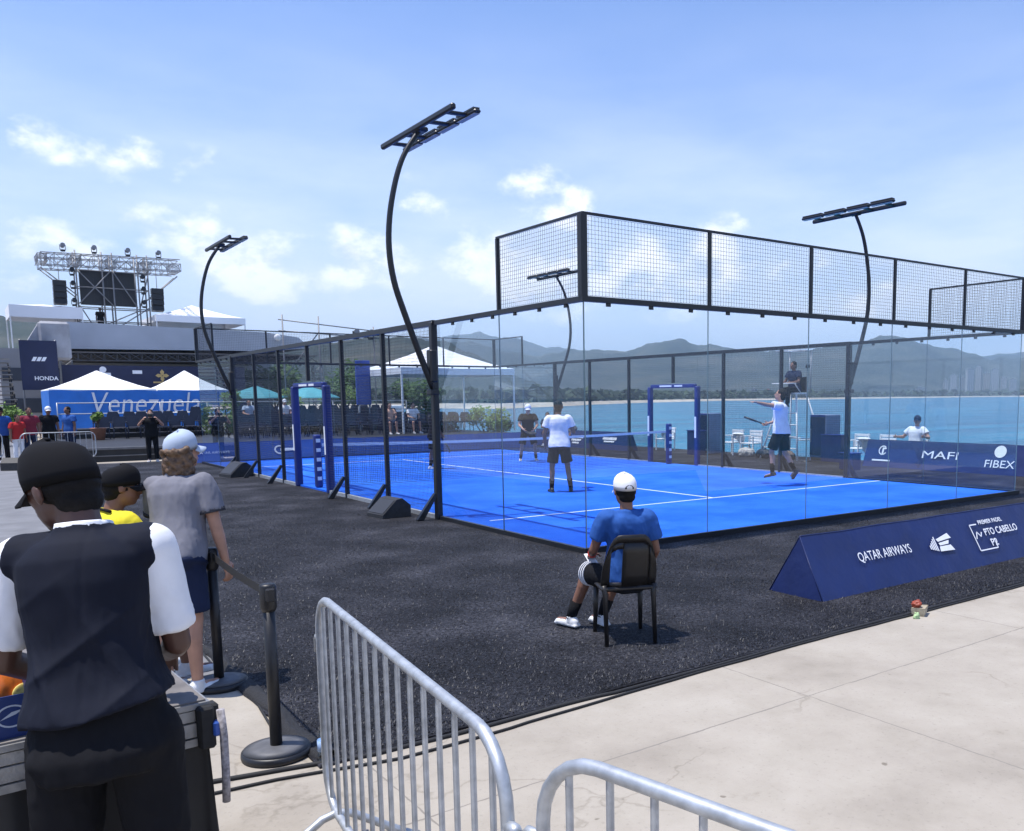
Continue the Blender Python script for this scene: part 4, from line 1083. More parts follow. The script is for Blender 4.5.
m = MB(); m.rbox((-.02,-.004,zt-.085), (.05,.06,.14), .008); m.rbox((.004,.03,zt-.075), (.05,.05,.11), .008); P('corner_bracket', m, m_rubber, r)
m = MB(); m.rbox((.012,-.030,zt-.09), (.035,.03,.05), .006); P('latch', m, M('blue_latch', (.03,.10,.42), .4), r)
m = MB(); m.tube([(.02,-.035,zt-.03),(.024,-.042,zt-.12),(.022,-.046,zt-.24),(.02,-.040,zt-.34)], .013, 8); P('strap', m, M('striped_strap', (.30,.28,.29), .8, .5, 70), r)
for x in (-.06,-Lx+.06):
    for y in (.06,Ly-.06):
        m = MB(); m.cone((x,y,GZ),(x,y,zt-.14), .024, n=14); P('leg', m, m_alu, r)
m = MB(); ring_t = []; n = 150; per = [(-Lx,.005),(.0,.005),(.0,Ly)]; pts = []
L1 = Lx; L2 = Ly
for i in range(n+1):
    s = (L1+L2)*i/n; pts.append((V((-Lx+s,.0,0)), V((0,-1,0))) if s < L1 else (V((0,s-L1,0)), V((1,0,0))))
rows = []
for z, am in ((zt-.135,.002),(.5,.020),(.2,.032),(GZ+.01,.045)):
    rows.append([p+nn*(am*(.3+math.sin(i*1.05)*.6+noise.noise(V((i*.3,z*2,1)))*.8)-.012)+V((0,0,z)) for i, (p, nn) in enumerate(pts)])
m.loft(rows, False, True, False); P('skirt', m, m_skirt, r)
# on the deck: blue drinks carton, snack bag, little bottles
m_blk = M('navy_carton', (.010,.035,.16), .5, .1, 20)
r = T('drinks_carton', 'open dark blue drinks carton with a white oval mark on the plywood deck', 'carton', (-6.10,-5.53,.88), R(6))
m = MB(); w, d_, h = .34,.24,.125
for lo, hi in (((-w/2,-d_/2,.001),(w/2,d_/2,.006)),((-w/2,-d_/2,.0065),(w/2,-d_/2+.004,h)),((-w/2,d_/2-.004,.0065),(w/2,d_/2,h)),((-w/2,-d_/2+.0045,.0065),(-w/2+.004,d_/2-.0045,h)),((w/2-.004,-d_/2+.0045,.0065),(w/2,d_/2-.0045,h))): m.box(lo, hi)
P('carton_box', m, m_blk, r)
m = MB(); m.prism([(-w/2,d_/2+.001,h),(w/2,d_/2+.001,h),(w/2,d_/2+.09,h+.05),(-w/2,d_/2+.09,h+.05)], (0,0,0), (0,0,.003)); m.prism([(w/2+.001,-d_/2,h),(w/2+.08,-d_/2,h-.02),(w/2+.08,d_/2,h-.02),(w/2+.001,d_/2,h)], (0,0,0), (0,0,.003)); P('flap', m, m_blk, r)
m = MB(); c = V((.105,-d_/2-.0005,.065))
for k in range(24):
    a = 2*math.pi*k/24; b = a+2*math.pi/24; f = lambda t, q: c+V((math.cos(t)*.04*q,0,math.sin(t)*.033*q)); m.prism([f(a,1),f(b,1),f(b,.86),f(a,.86)], (0,0,0), (0,-.001,0))
m.prism([c+V((-.03,0,-.008)),c+V((.01,0,.004)),c+V((.03,0,.016)),c+V((.0,0,.012))], (0,0,0), (0,-.001,0)); P('oval_mark', m, M('silver_print', (.45,.5,.58), .5), r)
for k in range(4):
    m = MB(); m.lathe([(.026,0),(.028,.004),(.028,.10),(.024,.12),(.012,.14),(.012,.152)], (0,0,0), 14); o = P('drink_bottle', m, m_plastic_w if k%2 else M('pale_blue_plastic', (.35,.5,.7), .3))
    tag(o, 'small drinks bottle standing in the dark blue carton', 'bottle', 'drinks bottles in the carton').location = (-6.30+k*.07,-5.53+(k%2)*.05,.8875)
r = T('snack_bag', 'crinkled orange snack bag beside the dark blue drinks carton', 'snack bag', (-5.955,-5.40,.88), R(20))
m = MB(); rr = []
for z, w, d_ in ((0,.05,.025),(.02,.065,.04),(.08,.07,.045),(.13,.068,.03),(.155,.066,.006),(.175,.068,.003)):
    rr.append([V((w*math.cos(a), d_*math.sin(a), z)) for a in [2*math.pi*k/24 for k in range(24)]])
m.loft(rr); me_ = m.mesh('bag'); wrinkle(me_, .010, 30, (1,1,1)); link('bag', me_, M('orange_foil', (.75,.17,.02), .3, .35, 25), r)
m = MB(); m.ell((0,-.043,.075), (.035,.006,.03)); P('bag_print', m, M('yellow_print', (.85,.6,.15), .4, .3, 50), r)

# the boy's chair
m_rattan = M('dark_brown_resin', (.016,.014,.013), .4, .2, 20)
def resin_chair(label, loc, rz, group=None):
    """faces local +y"""
    r = T('resin_chair', label, 'chair', loc, rz, group)
    m = MB(); m.rbox((0,.0,.43), (.44,.43,.035), .012); m.rbox((0,.19,.415), (.42,.05,.06), .015); P('seat', m, m_rattan, r)
    # backrest: curved shell with slots
    m = MB(); nx = 12
    def bp(u, v): # u -1..1, v 0..1
        wv = .215-.03*max(0, v-.55)/.45*abs(u)**2; z = .44+.42*v - .15*max(0,(abs(u)-.4)/.6)**2*v
        return V((u*wv, -.20-.10*v+.05*u*u, z))
    def slab(u0, u1, v0, v1, n1=4, n2=4, th=.014):
        F = [[bp(u0+(u1-u0)*i/n1, v0+(v1-v0)*j/n2) for i in range(n1+1)] for j in range(n2+1)]; w = n1+1
        vs = [p for row in F for p in row]; vb = [p+V((0,-th,0)) for p in vs]; n = len(vs); fs = []
        for j in range(n2):
            for i in range(n1): a = j*w+i; fs += [(a,a+1,a+1+w,a+w),(n+a,n+a+w,n+a+1+w,n+a+1)]
        for i in range(n1): fs += [(i,n+i,n+i+1,i+1),(n2*w+i,n2*w+i+1,n+n2*w+i+1,n+n2*w+i)]
        for j in range(n2): fs += [(j*w,(j+1)*w,n+(j+1)*w,n+j*w),(j*w+n1,n+j*w+n1,n+(j+1)*w+n1,(j+1)*w+n1)]
        m.add(vs+vb, fs, True)
    slab(-1,-.72,.0,.86); slab(.72,1,.0,.86); slab(-1,1,.86,1.,12,2); slab(-.30,.72,.02,.86,6,4,.010); slab(-.72,-.30,0,.10,4,1); slab(-.72,-.30,.74,.86,4,1)
    P('backrest', m, m_rattan, r)
    for sx in (-1,1):
        m = MB(); m.tube([(sx*.18,.17,.42),(sx*.19,.20,0)], .02, 8, True, lambda t: .024-.008*t); P('leg', m, m_rattan, r)
        m = MB(); m.tube([(sx*.20,-.19,.46),(sx*.19,-.20,.40),(sx*.19,-.25,0)], .02, 8, True, lambda t: .026-.010*t); P('leg', m, m_rattan, r)
    return r
CH = V((-1.95,-3.27,GZ+.014)); CHH = -24
resin_chair('dark brown resin chair on the black turf under the boy in the white cap', CH, R(CHH))
# ------------------------------------------------------------------ furniture along the quay
def garden_chair(label, loc, rz, towel=False):
    r = T('garden_chair', label, 'chair', loc, rz, 'white garden chairs by the sea')
    m = MB(); m.rbox((0,0,.42), (.52,.46,.03), .01); P('seat', m, m_plastic_w, r)
    m = MB()
    for k in range(4): m.rbox((0,-.23-.02*k,.50+k*.095), (.52,.02,.07), .006)
    for s in (-1,1): m.rbox((s*.25,-.25,.62), (.04,.03,.42), .006)
    P('backrest', m, m_plastic_w, r)
    for s in (-1,1):
        m = MB(); m.rbox((s*.27,.0,.64), (.05,.46,.025), .006); P('armrest', m, m_plastic_w, r)
        for y in (-.21,.20):
            m = MB(); m.rbox((s*.27,y,.31), (.04,.04,.63), .006); P('leg', m, m_plastic_w, r)
    return r
gc = [(14.35,15.45,'white garden chair by the sea, furthest along, next to the padded frame'),(14.3,12.0,'white garden chair, left of the pair between the cooler and the umpire chair'),(14.3,11.15,'white garden chair, right of the pair between the cooler and the umpire chair'),(14.3,7.05,'white garden chair beside the blue panel, with a towel on its arm'),(14.3,6.15,'white garden chair next to the seated man in white'),(14.25,5.1,'white garden chair under the seated man in the white shirt')]
for x, y, lb in gc: garden_chair(lb, (x,y,GZ), R(90+random.uniform(-6,6)))
m_towel = M('white_towel', (.72,.72,.72), .95, .05, 30, .4, 60)
def drape(label, c, w, h, d):
    m = MB(); m.ell((0,0,0), (d,w,.035)); m.ell((d*.8,0,-h*.5), (.035,w*.9,h*.55)); m.ell((-.02,w*.5,-h*.3),(.05,w*.3,h*.3)); me = remeshed(m, .02, 2); wrinkle(me, .02, 9, (1,1,1)); o = link('towel', me, m_towel); o.location = c; return tag(o, label, 'towel', 'white towels on the garden chairs')
drape('white towel slung over the arm of the chair beside the blue panel', (14.1,6.62,.66), .2, .4, .16); drape('white towel over the pair of garden chairs by the umpire', (14.15,11.58,.66), .22, .3, .16)
drape('white towel on the furthest garden chair by the padded frame', (14.2,15.3,.62), .2, .35, .16)
m_cool = M('blue_grey_cabinet', (.14,.18,.28), .4, .1, 5); m_cgl = M('dark_cooler_glass', (.012,.02,.05), .1, .1)
def cooler(label, loc, rz):
    r = T('drinks_cooler', label, 'cooler', loc, rz, 'drinks coolers by the sea')
    m = MB(); m.rbox((0,0,.68), (.66,.60,1.36), .02); P('cabinet', m, m_cool, r)
    m = MB(); m.rbox((0,.315,.74), (.58,.03,1.12), .01); o = P('door', m, m_cgl, r); q = MB(); q.rbox((.24,.342,.75), (.02,.02,.4), .004); P('handle', q, m_alu, o)
    m = MB(); m.box((-.3,.301,1.305),(.3,.312,1.352)); P('header_panel', m, m_pad, r)
    m = MB(); m.box((-.25,.301,.03),(.25,.31,.12)); P('vent', m, m_black, r)
    return r
cooler('tall blue grey drinks cooler behind the sea side padded frame', (14.3,13.15,GZ), R(95)); cooler('tall blue grey drinks cooler to the right of the umpire chair', (14.35,8.2,GZ), R(85))
def panel(label, loc, rz, w, h):
    r = T('blue_panel', label, 'panel', loc, rz); m = MB(); m.rbox((0,0,h/2), (w,.3,h), .02); P('box', m, m_bluev, r); m = MB(); m.rbox((0,0,h+.012), (w+.03,.33,.025), .008); P('lid', m, m_pad, r)
panel('square blue box standing beside the tall cooler and the white chair', (14.1,7.65,GZ), R(88), .75, .78); panel('narrow blue box behind the sea side padded frame', (13.4,12.75,GZ), R(92), .6, .8); panel('small blue box on the turf behind the sea side fence post', (12.2,5.6,GZ+.014), R(80), .5, .42)
m_bag = M('dark_bag_nylon', (.02,.022,.03), .6, .2, 12); 
def bag(label, loc, rz, L, mat):
    r = T('sports_bag', label, 'bag', loc, rz); m = MB(); m.ell((0,0,.15), (L/2,.17,.15)); m.rbox((0,0,.11), (L*.85,.3,.2), .05); me = remeshed(m, .02, 2); wrinkle(me, .02, 8, (1,1,1)); link('bag_body', me, mat, r)
    m = MB(); m.tube([(-.14,0,.27),(-.1,0,.36),(.1,0,.36),(.14,0,.27)], .012, 6); P('strap', m, m_rubber, r)
bag('dark racket bag on the ground at the foot of the umpire chair', (13.9,10.2,GZ), R(70), .8, m_bag); bag('pale sports bag on the ground between the chairs and the umpire ladder', (13.95,11.0,GZ), R(110), .6, M('pale_bag_nylon', (.45,.42,.38), .8, .2, 12)); bag('brown sports bag on the ground behind the jumping player', (13.8,9.2,GZ), R(80), .7, M('brown_bag_nylon', (.16,.11,.08), .8, .2, 12))
# umpire chair
m_wsteel = M('white_painted_steel', (.74,.75,.76), .4, .05)
r = T('umpire_chair', 'tall white umpire chair with ladder legs, writing tray and canopy frame', 'umpire chair', (14.35,9.45,GZ), R(90))   # faces local +y -> -x
for s in (-1,1):
    m = MB(); m.tube([(s*.75,.62,0),(s*.30,.20,1.95)], .026, 8); P('leg', m, m_wsteel, r)
    m = MB(); m.tube([(s*.75,-.72,0),(s*.30,-.25,1.95)], .026, 8); P('leg', m, m_wsteel, r)
m = MB()
for z in (.35,.7,1.05,1.4): 
    t = z/1.95; w = .75+(.30-.75)*t; y = .62+(.20-.62)*t; m.cone((-w,y,z),(w,y,z), .018, n=8); 
for z in (.6,): 
    t = z/1.95; w = .75+(.30-.75)*t; m.cone((-w,-.72+.47*t,z),(w,-.72+.47*t,z), .018, n=8)
    for s in (-1,1): m.cone((s*w,.62-.42*t,z),(s*w,-.72+.47*t,z), .016, n=8)
P('rungs', m, m_wsteel, r)
m = MB(); m.rbox((0,0,1.98), (.62,.55,.05), .01); P('seat', m, m_wsteel, r)
m = MB(); m.rbox((0,-.27,2.25), (.56,.04,.45), .01); P('backrest', m, m_black, r)
m = MB(); m.rbox((.0,.42,2.28), (.72,.30,.03), .008); m.cone((-.3,.28,2.27),(-.3,0,2.0), .015, n=6); m.cone((.3,.28,2.27),(.3,0,2.0), .015, n=6); P('tray', m, m_wsteel, r)
m = MB()
for s in (-1,1): m.cone((s*.42,-.3,1.98),(s*.42,-.3,3.25), .014, n=6)
m.cone((-.42,-.3,3.25),(.42,-.3,3.25), .012, n=6)
for s in (-1,1): m.cone((s*.42,-.3,3.25),(s*.42,.35,3.25), .012, n=6)
m.cone((-.42,.35,3.25),(.42,.35,3.25), .012, n=6); P('canopy_frame', m, m_alu, r)
m = MB(); m.cone((-.55,.1,0),(-.55,.1,2.72), .014, n=6); m.rbox((-.55,.1,2.75), (.10,.10,.10), .02); m.lathe([(.16,0),(.16,.03),(.02,.05)], (-.55,.1,0), 14); tag(P('camera_stand', m, m_black), 'thin stand with a small black camera on top next to the umpire', 'camera stand').location = (14.2,8.2,GZ)
# ------------------------------------------------------------------ everyone in the picture
S = V((0,0,1))
# waiter in the foreground, seen from behind, both forearms forward over the deck
B = Body(H=1.81, wf=.80, df=1.05, spine=(-.07,.16,1), twist=-3, neck=.045, hk=.97, arms=[((-.22,.05,-1),(.22,.80,-.42)), ((.12,.12,-1),(-.30,.75,-.30))], head=(58,-20), palm=[(0,0,-1),(0,0,-1)], curl=.55, legs=[((-.07,.02,-1),(-.02,-.04,-1)), ((.07,.03,-1),(.03,-.05,-1))])
def collar(B, r):
    m = MB(); a = [B.ring(t, o) for t, o in ((.985,.010),(1.02,.0105),(1.045,.0095))]; m.loft(a); link('collar', remeshed(m, .008, 1), c_white, r)
def vest_hem(me):
    zs = sorted(v.co.z for v in me.vertices); z0 = zs[0]
    for v in me.vertices:
        k = max(0, 1-(v.co.z-z0)/.22)
        v.co.z += k*(.035*v.co.x/.25 - .012*math.cos(v.co.x*16)); v.co.y -= k*k*.035*(1 if v.co.y < 0 else -.3) ; v.co.x *= 1+.05*k
        # gathered folds running down from the waist seam
        if v.co.y < .02:
            f = max(0, 1-abs(v.co.z-(z0+.17))/.30); v.co.y += -f*.020*(1-abs(math.sin(v.co.x*16+v.co.z*9+.6)))**2-f*.013*(1-abs(math.sin(v.co.x*11-v.co.z*15)))**2.5
            s = math.exp(-(v.co.x/.006)**2)*.003; v.co.y += s
waiter = person('waiter seen from behind in black cap, charcoal vest, white shirt and black trousers', (-5.785,-5.89,GZ), head_to(.42,.9), B, skin_dark,
    [('shirt', c_white, {'sleeve':.84, 'off':.006, 'amp':.007, 'seed':2, 'hem':.2, 'slim':True, 'sm':6, 'calm':1.43}), ('vest', c_vest, {'off':.024, 'hem':.12, 'amp':.006, 'flare':.012, 'seed':4, 'sm':7, 'calm':1.40, 'cut':vest_hem, 'vox':.007}), ('trousers', c_trouser, {'amp':.008, 'off':.020, 'seed':3, 'sm':7}), ('extra', collar), ('hair', hair_black, {'capped':True}), ('cap', c_black, {'tall':1.08}), ('shoes', c_shoeb)], vox=.006)
# curly haired spectator in grey
B = Body(H=1.67, wf=1.02, df=1.05, spine=(-.10,.27,1), twist=6, arms=[((-.2,.25,-1),(.25,.5,-.8)), ((.22,.02,-1),(.12,.16,-1))], head=(-12,6), palm=[(1,0,0),(-1,0,0)])
def sleeve_trim(B, r):
    for i in (0,1):
        m = MB()
        a, b = B.S[i].lerp(B.E[i], .60), B.S[i].lerp(B.E[i], .70); m.cone(a, b, .081, .082, 20); P('sleeve_trim', m, c_dgrey, r)
def back_stripe(B, r):
    m = MB(); f = B.u.cross(B.rs)
    a = B.P+(B.N-B.P)*.52; pts = [a+B.rs*x+f*(-.158+.35*x*x) - B.u*(.10*x) for x in (-.02,.06,.12,.17)]
    m.tube(pts, .009, 6); P('seam_stripe', m, c_dgrey, r)
person('curly haired spectator in pale blue cap, grey polo shirt and navy shorts', (-4.97,-2.50,GZ), head_to(.80,.60), B, skin_tan,
    [('shirt', c_grey, {'sleeve':.66, 'off':.018, 'amp':.008, 'sm':4, 'seed':5, 'hem':-.06}), ('shorts', c_navy, {'leglen':.86, 'amp':.008}), ('extra', sleeve_trim), ('hair', hair_curly, {'curly':True}), ('cap', c_sky), ('shoes', c_shoe)], vox=.007)
# man in yellow on a stool behind them
B = Body(pelvis=(0,0,.66), H=1.74, wf=1.1, df=1.1, spine=(0,.22,1), arms=[((-.2,.5,-1),(.25,.9,-.3)), ((.2,.5,-1),(-.25,.9,-.3))], legs=[((-.14,1,-.25),(0,.1,-1)), ((.14,1,-.25),(0,.1,-1))], head=(-22,-6))
def shades(B, r):
    m = MB()
    for s in (-1,1): m.ell(B.hp(s*.032,.098,.008), (.026,.008,.017), B.hr); m.cone(B.hp(s*.062,.085,.01), B.hp(s*.082,0,.008), .004, n=6)
    m.cone(B.hp(-.02,.104,.012), B.hp(.02,.104,.012), .004, n=6); P('sunglasses', m, m_lens, r)
def lanyard(B, r):
    m = MB(); f = B.u.cross(B.rs); m.tube([B.N+B.rs*x-f*(.088-1.2*x*x)+B.u*(.012-.5*x*x) for x in (-.12,-.09,-.05,0,.05,.09,.12)], .010, 6); P('collar_trim', m, c_black, r)
YH = head_to(.95,.30)
person('man in a yellow shirt, black cap and sunglasses half hidden behind the grey polo shirt', (-5.38,-2.28,GZ), YH, B, skin_brown, [('shirt', c_yellow, {'off':.02}), ('shorts', c_black), ('extra', lanyard), ('extra', shades), ('hair', hair_black, {'capped':True}), ('cap', c_black), ('shoes', c_shoe)], vox=.009)
r = T('bar_stool', 'black stool under the man in the yellow shirt', 'stool', (-5.38,-2.28,GZ), R(YH))
m = MB(); m.lathe([(.17,.50),(.19,.51),(.19,.545),(.17,.56)], n=20); P('seat', m, m_rubber, r)
for k in range(4):
    a = math.pi/4+k*math.pi/2; m = MB(); m.cone((math.cos(a)*.12,math.sin(a)*.12,.51),(math.cos(a)*.2,math.sin(a)*.2,0), .014, n=8); P('leg', m, m_steel, r)
# boy on the chair
B = Body(pelvis=(0,-.06,.495), H=1.66, wf=.88, df=.94, spine=(.02,-.06,1), arms=[((-.32,.30,-1),(.12,.85,-.28)), ((.30,.15,-1),(.0,.75,-.55))], legs=[((-.38,1,-.06),(-.32,.15,-1)), ((-.12,1,-.04),(-.38,-.05,-1))], head=(6,-4), feet=[(-.6,.85,0),(-.35,.95,.0)], palm=[(.3,0,-1),(-1,0,0)], curl=.8)
def wristband(B, r):
    m = MB(); a = B.Wr[0]; b = B.E[0]; m.cone(a.lerp(b,.06), a.lerp(b,.26), .034, .037, 16); P('wristband', m, c_band, r)
def stripes(B, r):
    m = MB()
    for i in (0,):
        a = B.hip[i].lerp(B.K[i], .74); d = (B.K[i]-B.hip[i]).normalized()
        for k in range(3): p = a+d*(k*.028); m.cone(p, p+d*.010, .101, .101, 20)
    P('shorts_stripe', m, c_white, r)
def cap_gap(B, r):
    m = MB(); rr = []
    for k in range(9):
        a = math.pi*k/8; rr.append(B.hp(.036*math.cos(a), -.1135+.004*abs(math.cos(a)), .016+.030*math.sin(a)))
    n_ = (B.hr@V((0,-1,0)))
    m.prism(rr[::-1], n_*-.004, n_*.003); P('cap_opening', m, hair_black, r)
boy = person('boy sitting on a dark chair seen from behind in white cap and royal blue shirt', CH, CHH, B, skin_brown,
    [('shirt', c_blue, {'sleeve':.62, 'off':.018, 'amp':.012, 'hem':-.08}), ('shorts', c_black, {'leglen':.95}), ('extra', stripes), ('extra', wristband), ('hair', hair_black, {'capped':True}), ('cap', c_white), ('extra', cap_gap), ('shoes', c_shoe), ('socks', c_black, {'top':.35})], vox=.007)
def place(parent, p): return parent.matrix_basis @ p
bpy.context.view_layer.update()
q = Matrix.Rotation(R(CHH), 3, 'Z'); hand = CH + q @ (B.Wr[0]+B.Hd[0]*.10)
m = MB(); m.rbox((0,0,0), (.075,.155,.009), .004, Matrix.Rotation(R(25),3,'X')); o = tag(P('mobile_phone', m, m_plastic_w), 'white phone in the left hand of the boy on the chair', 'phone'); o.location = hand+V((0,0,-.024)); o.rotation_euler = (0,0,R(CHH+10))
hand = CH + q @ (B.Wr[1]+B.Hd[1]*.09)
m = MB(); rr = []
for z, w in ((-.15,.05),(-.14,.062),(0,.062),(.01,.055)): rr.append([V((w*math.cos(2*math.pi*k/20), w*.35*math.sin(2*math.pi*k/20), z)) for k in range(20)])
m.loft(rr); o = tag(P('folded_paper', m, m_plastic_w), 'folded white paper hanging from the right hand of the boy on the chair', 'paper'); o.location = hand+V((0,0,-.01)); o.rotation_euler = (0,0,R(CHH+60))

# players
def racket(B, i, root_loc, heading, label, dir_=None):
    r = T('padel_racket', label, 'racket', (0,0,0)); d = V(dir_) if dir_ else B.Hd[i]; d = d.normalized(); p = B.Wr[i]+B.Hd[i]*.085*B.k
    x, y = MB.frame(d); hrot = Matrix.Rotation(R(heading), 3, 'Z')
    r.location = V(root_loc)+hrot@p; r.rotation_euler = (0,0,R(heading))
    m = MB(); m.cone(d*-.06, d*.11, .016, .017, 12); P('grip', m, m_rubber, r)
    m = MB(); m.cone(d*.10, d*.19+x*.06, .012, n=8); m.cone(d*.10, d*.19-x*.06, .012, n=8)
    c = d*.315; N_ = 24; ri = []
    for k in range(N_+1):
        a = 2*math.pi*k/N_; ri.append(c+d*math.cos(a)*.135+x*math.sin(a)*.125)
    m.tube(ri, .019, 8, False); P('frame', m, m_black, r)
    m = MB(); m.prism([p_*1 for p_ in ri[:-1]], y*-.017, y*.017); P('face', m, M('carbon_face', (.03,.03,.035), .4, .2, 30), r)
    return r
def player(label, loc, heading, B, clothes, skin, rk, rk_i=1, rdir=None):
    r = person(label, loc, heading, B, skin, clothes, vox=.010, group='padel players'); racket(B, rk_i, loc, heading, rk, rdir); return r
B = Body(H=1.78, wf=1.06, df=1.03, spine=(0,.10,1), arms=[((-.30,.12,-1),(.10,.45,-.9)), ((.38,.05,-1),(.02,.95,-.12))], legs=[((-.12,.08,-1),(-.04,-.06,-1)), ((.16,.04,-1),(.12,-.10,-1))], head=(-14,0))
player('padel player in white T-shirt standing with his back to us, feet apart', (3.45,5.81,0), head_to(.45,.95), B, [('shirt', c_white, {'off':.02, 'sleeve':.58}), ('shorts', c_black, {'leglen':.82}), ('hair', hair_black), ('shoes', c_shoeb), ('socks', c_black, {'top':.42})], skin_brown, 'dark racket held by the white shirted player who stands with his back to us', 1, (.1,1,.35))
B = Body(H=1.72, wf=1.04, df=1.05, spine=(0,.34,1), arms=[((-.30,.3,-1),(.45,.8,-.5)), ((.30,.3,-1),(-.45,.8,-.5))], legs=[((-.25,.30,-1),(-.10,-.28,-1)), ((.25,.30,-1),(.10,-.28,-1))], head=(0,-8))
player('padel player in black shirt and white cap crouching at the far side of the net', (7.57,13.75,0), head_to(-.45,-.9), B, [('shirt', c_black, {'off':.02}), ('shorts', c_black, {'leglen':.9}), ('hair', hair_black, {'capped':True}), ('cap', c_white), ('shoes', c_shoe), ('socks', c_black, {'top':.3})], skin_tan, 'dark racket held low by the crouching player in black', 1, (-.6,.9,-.2))
B = Body(pelvis=(0,0,1.14), H=1.80, wf=1.0, df=1.0, spine=(.05,.06,1), twist=25, arms=[((-1,.42,.10),(-1,.30,.20)), ((.35,.35,-1),(-.55,.9,-.3))], legs=[((-.10,.34,-1),(-.05,-.10,-1)), ((.14,.02,-1),(.10,-.62,-1))], head=(20,14), feet=[(-.2,1,-.25),(.1,.6,-.8)], palm=[(0,0,-1),(-1,0,0)], curl=[.1,.8])
player('padel player in white T-shirt leaping with his left arm stretched out', (7.56,3.74,0), head_to(-.15,.95), B, [('shirt', c_white, {'off':.02, 'sleeve':.55}), ('shorts', c_black, {'leglen':.88}), ('hair', hair_black), ('shoes', c_shoeb), ('socks', c_black, {'top':.42})], skin_tan, 'dark racket held in front by the leaping player', 1, (-.5,.8,.35))
B = Body(H=1.70, wf=.92, df=.9, spine=(0,.08,1), arms=[((-.08,.05,-1),(.25,.6,-.8)), ((.08,.05,-1),(-.25,.6,-.8))], legs=[((-.06,.10,-1),(-.02,-.08,-1)), ((.06,-.06,-1),(.02,-.10,-1))])
player('padel player in dark clothes mostly hidden behind the thick fence post', (4.16,12.95,0), head_to(.79,-.61), B, [('shirt', c_black, {'off':.02}), ('shorts', c_black), ('hair', hair_black), ('shoes', c_shoe), ('socks', c_black, {'top':.4})], skin_brown, 'dark racket of the player hidden behind the thick fence post', 1, (-.2,.4,-.9))
# umpire and people by the sea
seat_legs = [((-.14,1,-.03),(0,.08,-1)), ((.14,1,-.03),(0,.08,-1))]
B = Body(pelvis=(0,-.05,2.11), H=1.75, wf=1.05, spine=(0,.04,1), arms=[((-.3,.35,-1),(.35,.8,-.1)), ((.3,.35,-1),(-.35,.8,-.1))], legs=[((-.12,1,-.05),(0,.1,-1)), ((.12,1,-.05),(0,.1,-1))])
person('umpire in dark clothes sitting high on the white umpire chair', (14.35,9.45,GZ), 90, B, skin_brown, [('shirt', c_navy, {'off':.022}), ('trousers', c_black), ('hair', hair_black), ('shoes', c_shoeb)], vox=.011)
B = Body(pelvis=(0,-.02,.515), H=1.76, wf=1.08, spine=(0,-.12,1), arms=[((-.75,.15,-.8),(-.2,.85,.1)), ((.75,.15,-.8),(.1,.85,.05))], legs=seat_legs, head=(30,4))
person('man in white shirt and dark cap sitting behind the navy banner by the sea', (14.25,5.1,GZ), 90, B, skin_tan, [('shirt', c_white, {'off':.022}), ('shorts', c_navy), ('hair', hair_black, {'capped':True}), ('cap', c_navy), ('shoes', c_shoe)], vox=.011)
B = Body(pelvis=(0,0,.515), H=1.72, spine=(0,.1,1), arms=[((-.2,.5,-1),(.3,.9,0)), ((.2,.5,-1),(-.3,.9,0))], legs=seat_legs)
SP = (13.3,21.6,GZ)
person('spectator in dark blue sitting beyond the far corner of the court', SP, head_to(-.6,-.8), B, skin_brown, [('shirt', c_navy, {'off':.022}), ('shorts', c_black), ('hair', hair_black), ('shoes', c_shoe)], vox=.012)
r = T('camp_stool', 'low stool under the spectator in dark blue beyond the far corner', 'stool', SP, R(head_to(-.6,-.8)))
m = MB(); m.rbox((0,0,.42), (.40,.36,.05), .015); P('seat', m, m_bag, r)
for sx in (-1,1):
    for sy in (-1,1): m = MB(); m.cone((sx*.17,sy*.15,.40),(sx*.2,sy*.17,0), .014, n=6); P('leg', m, m_black, r)
# people at the far left and in front of the stage
def stand(label, loc, hd, shirt_, legs_, skin=skin_brown, cap_=None, arms=None, H=1.72, lean=.03, long=True):
    B = Body(H=H, wf=1.08, spine=(0,lean,1), arms=arms); kit = [('shirt', shirt_, {'off':.022}), ('trousers' if long else 'shorts', legs_), ('hair', hair_black), ('shoes', c_shoe)]
    if cap_: kit[2] = ('hair', hair_black, {'capped':True}); kit.append(('cap', cap_))
    return person(label, loc, hd, B, skin, kit, vox=.012)
up_arms = [((-.55,.55,-.55),(.55,.5,.75)), ((.55,.55,-.55),(-.55,.5,.75))]
ph = stand('photographer in black with both hands raised to the camera in front of the dark chairs', (-.98,22.35,GZ), head_to(-.2,-1), c_black, c_black, skin_tan, None, up_arms, 1.62)
m = MB(); m.rbox((0,0,0), (.14,.08,.10), .012); m.cone((0,.04,0),(0,.13,0), .036, .04, 16); o = tag(P('photo_camera', m, m_black), 'black camera held to the face of the photographer in front of the stage', 'camera'); o.location = (-1.02,22.12,1.42); o.rotation_euler = (0,0,R(head_to(-.2,-1)))
stand('man in royal blue shirt standing by the scaffold at the left', (-2.78,26.3,GZ), head_to(-.7,-.5), c_blue, c_navy, skin_brown)
stand('man in maroon shirt standing behind the steel barrier at the far left', (-3.98,25.2,GZ), head_to(.2,-1), c_dkred, c_navy, skin_brown)
stand('shorter person in bright red shirt beside the man in maroon', (-4.33,24.8,GZ), head_to(.5,-1), c_red, c_white, skin_brown, None, None, 1.5)
stand('person in sky blue shirt at the left edge of the photo', (-4.72,25.4,GZ), head_to(.1,-1), c_blue, c_black, skin_brown, c_black)
stand('person in black with a white cap between the man in maroon and the scaffold', (-3.40,25.9,GZ), head_to(.1,-1), c_black, c_black, skin_brown, c_white)
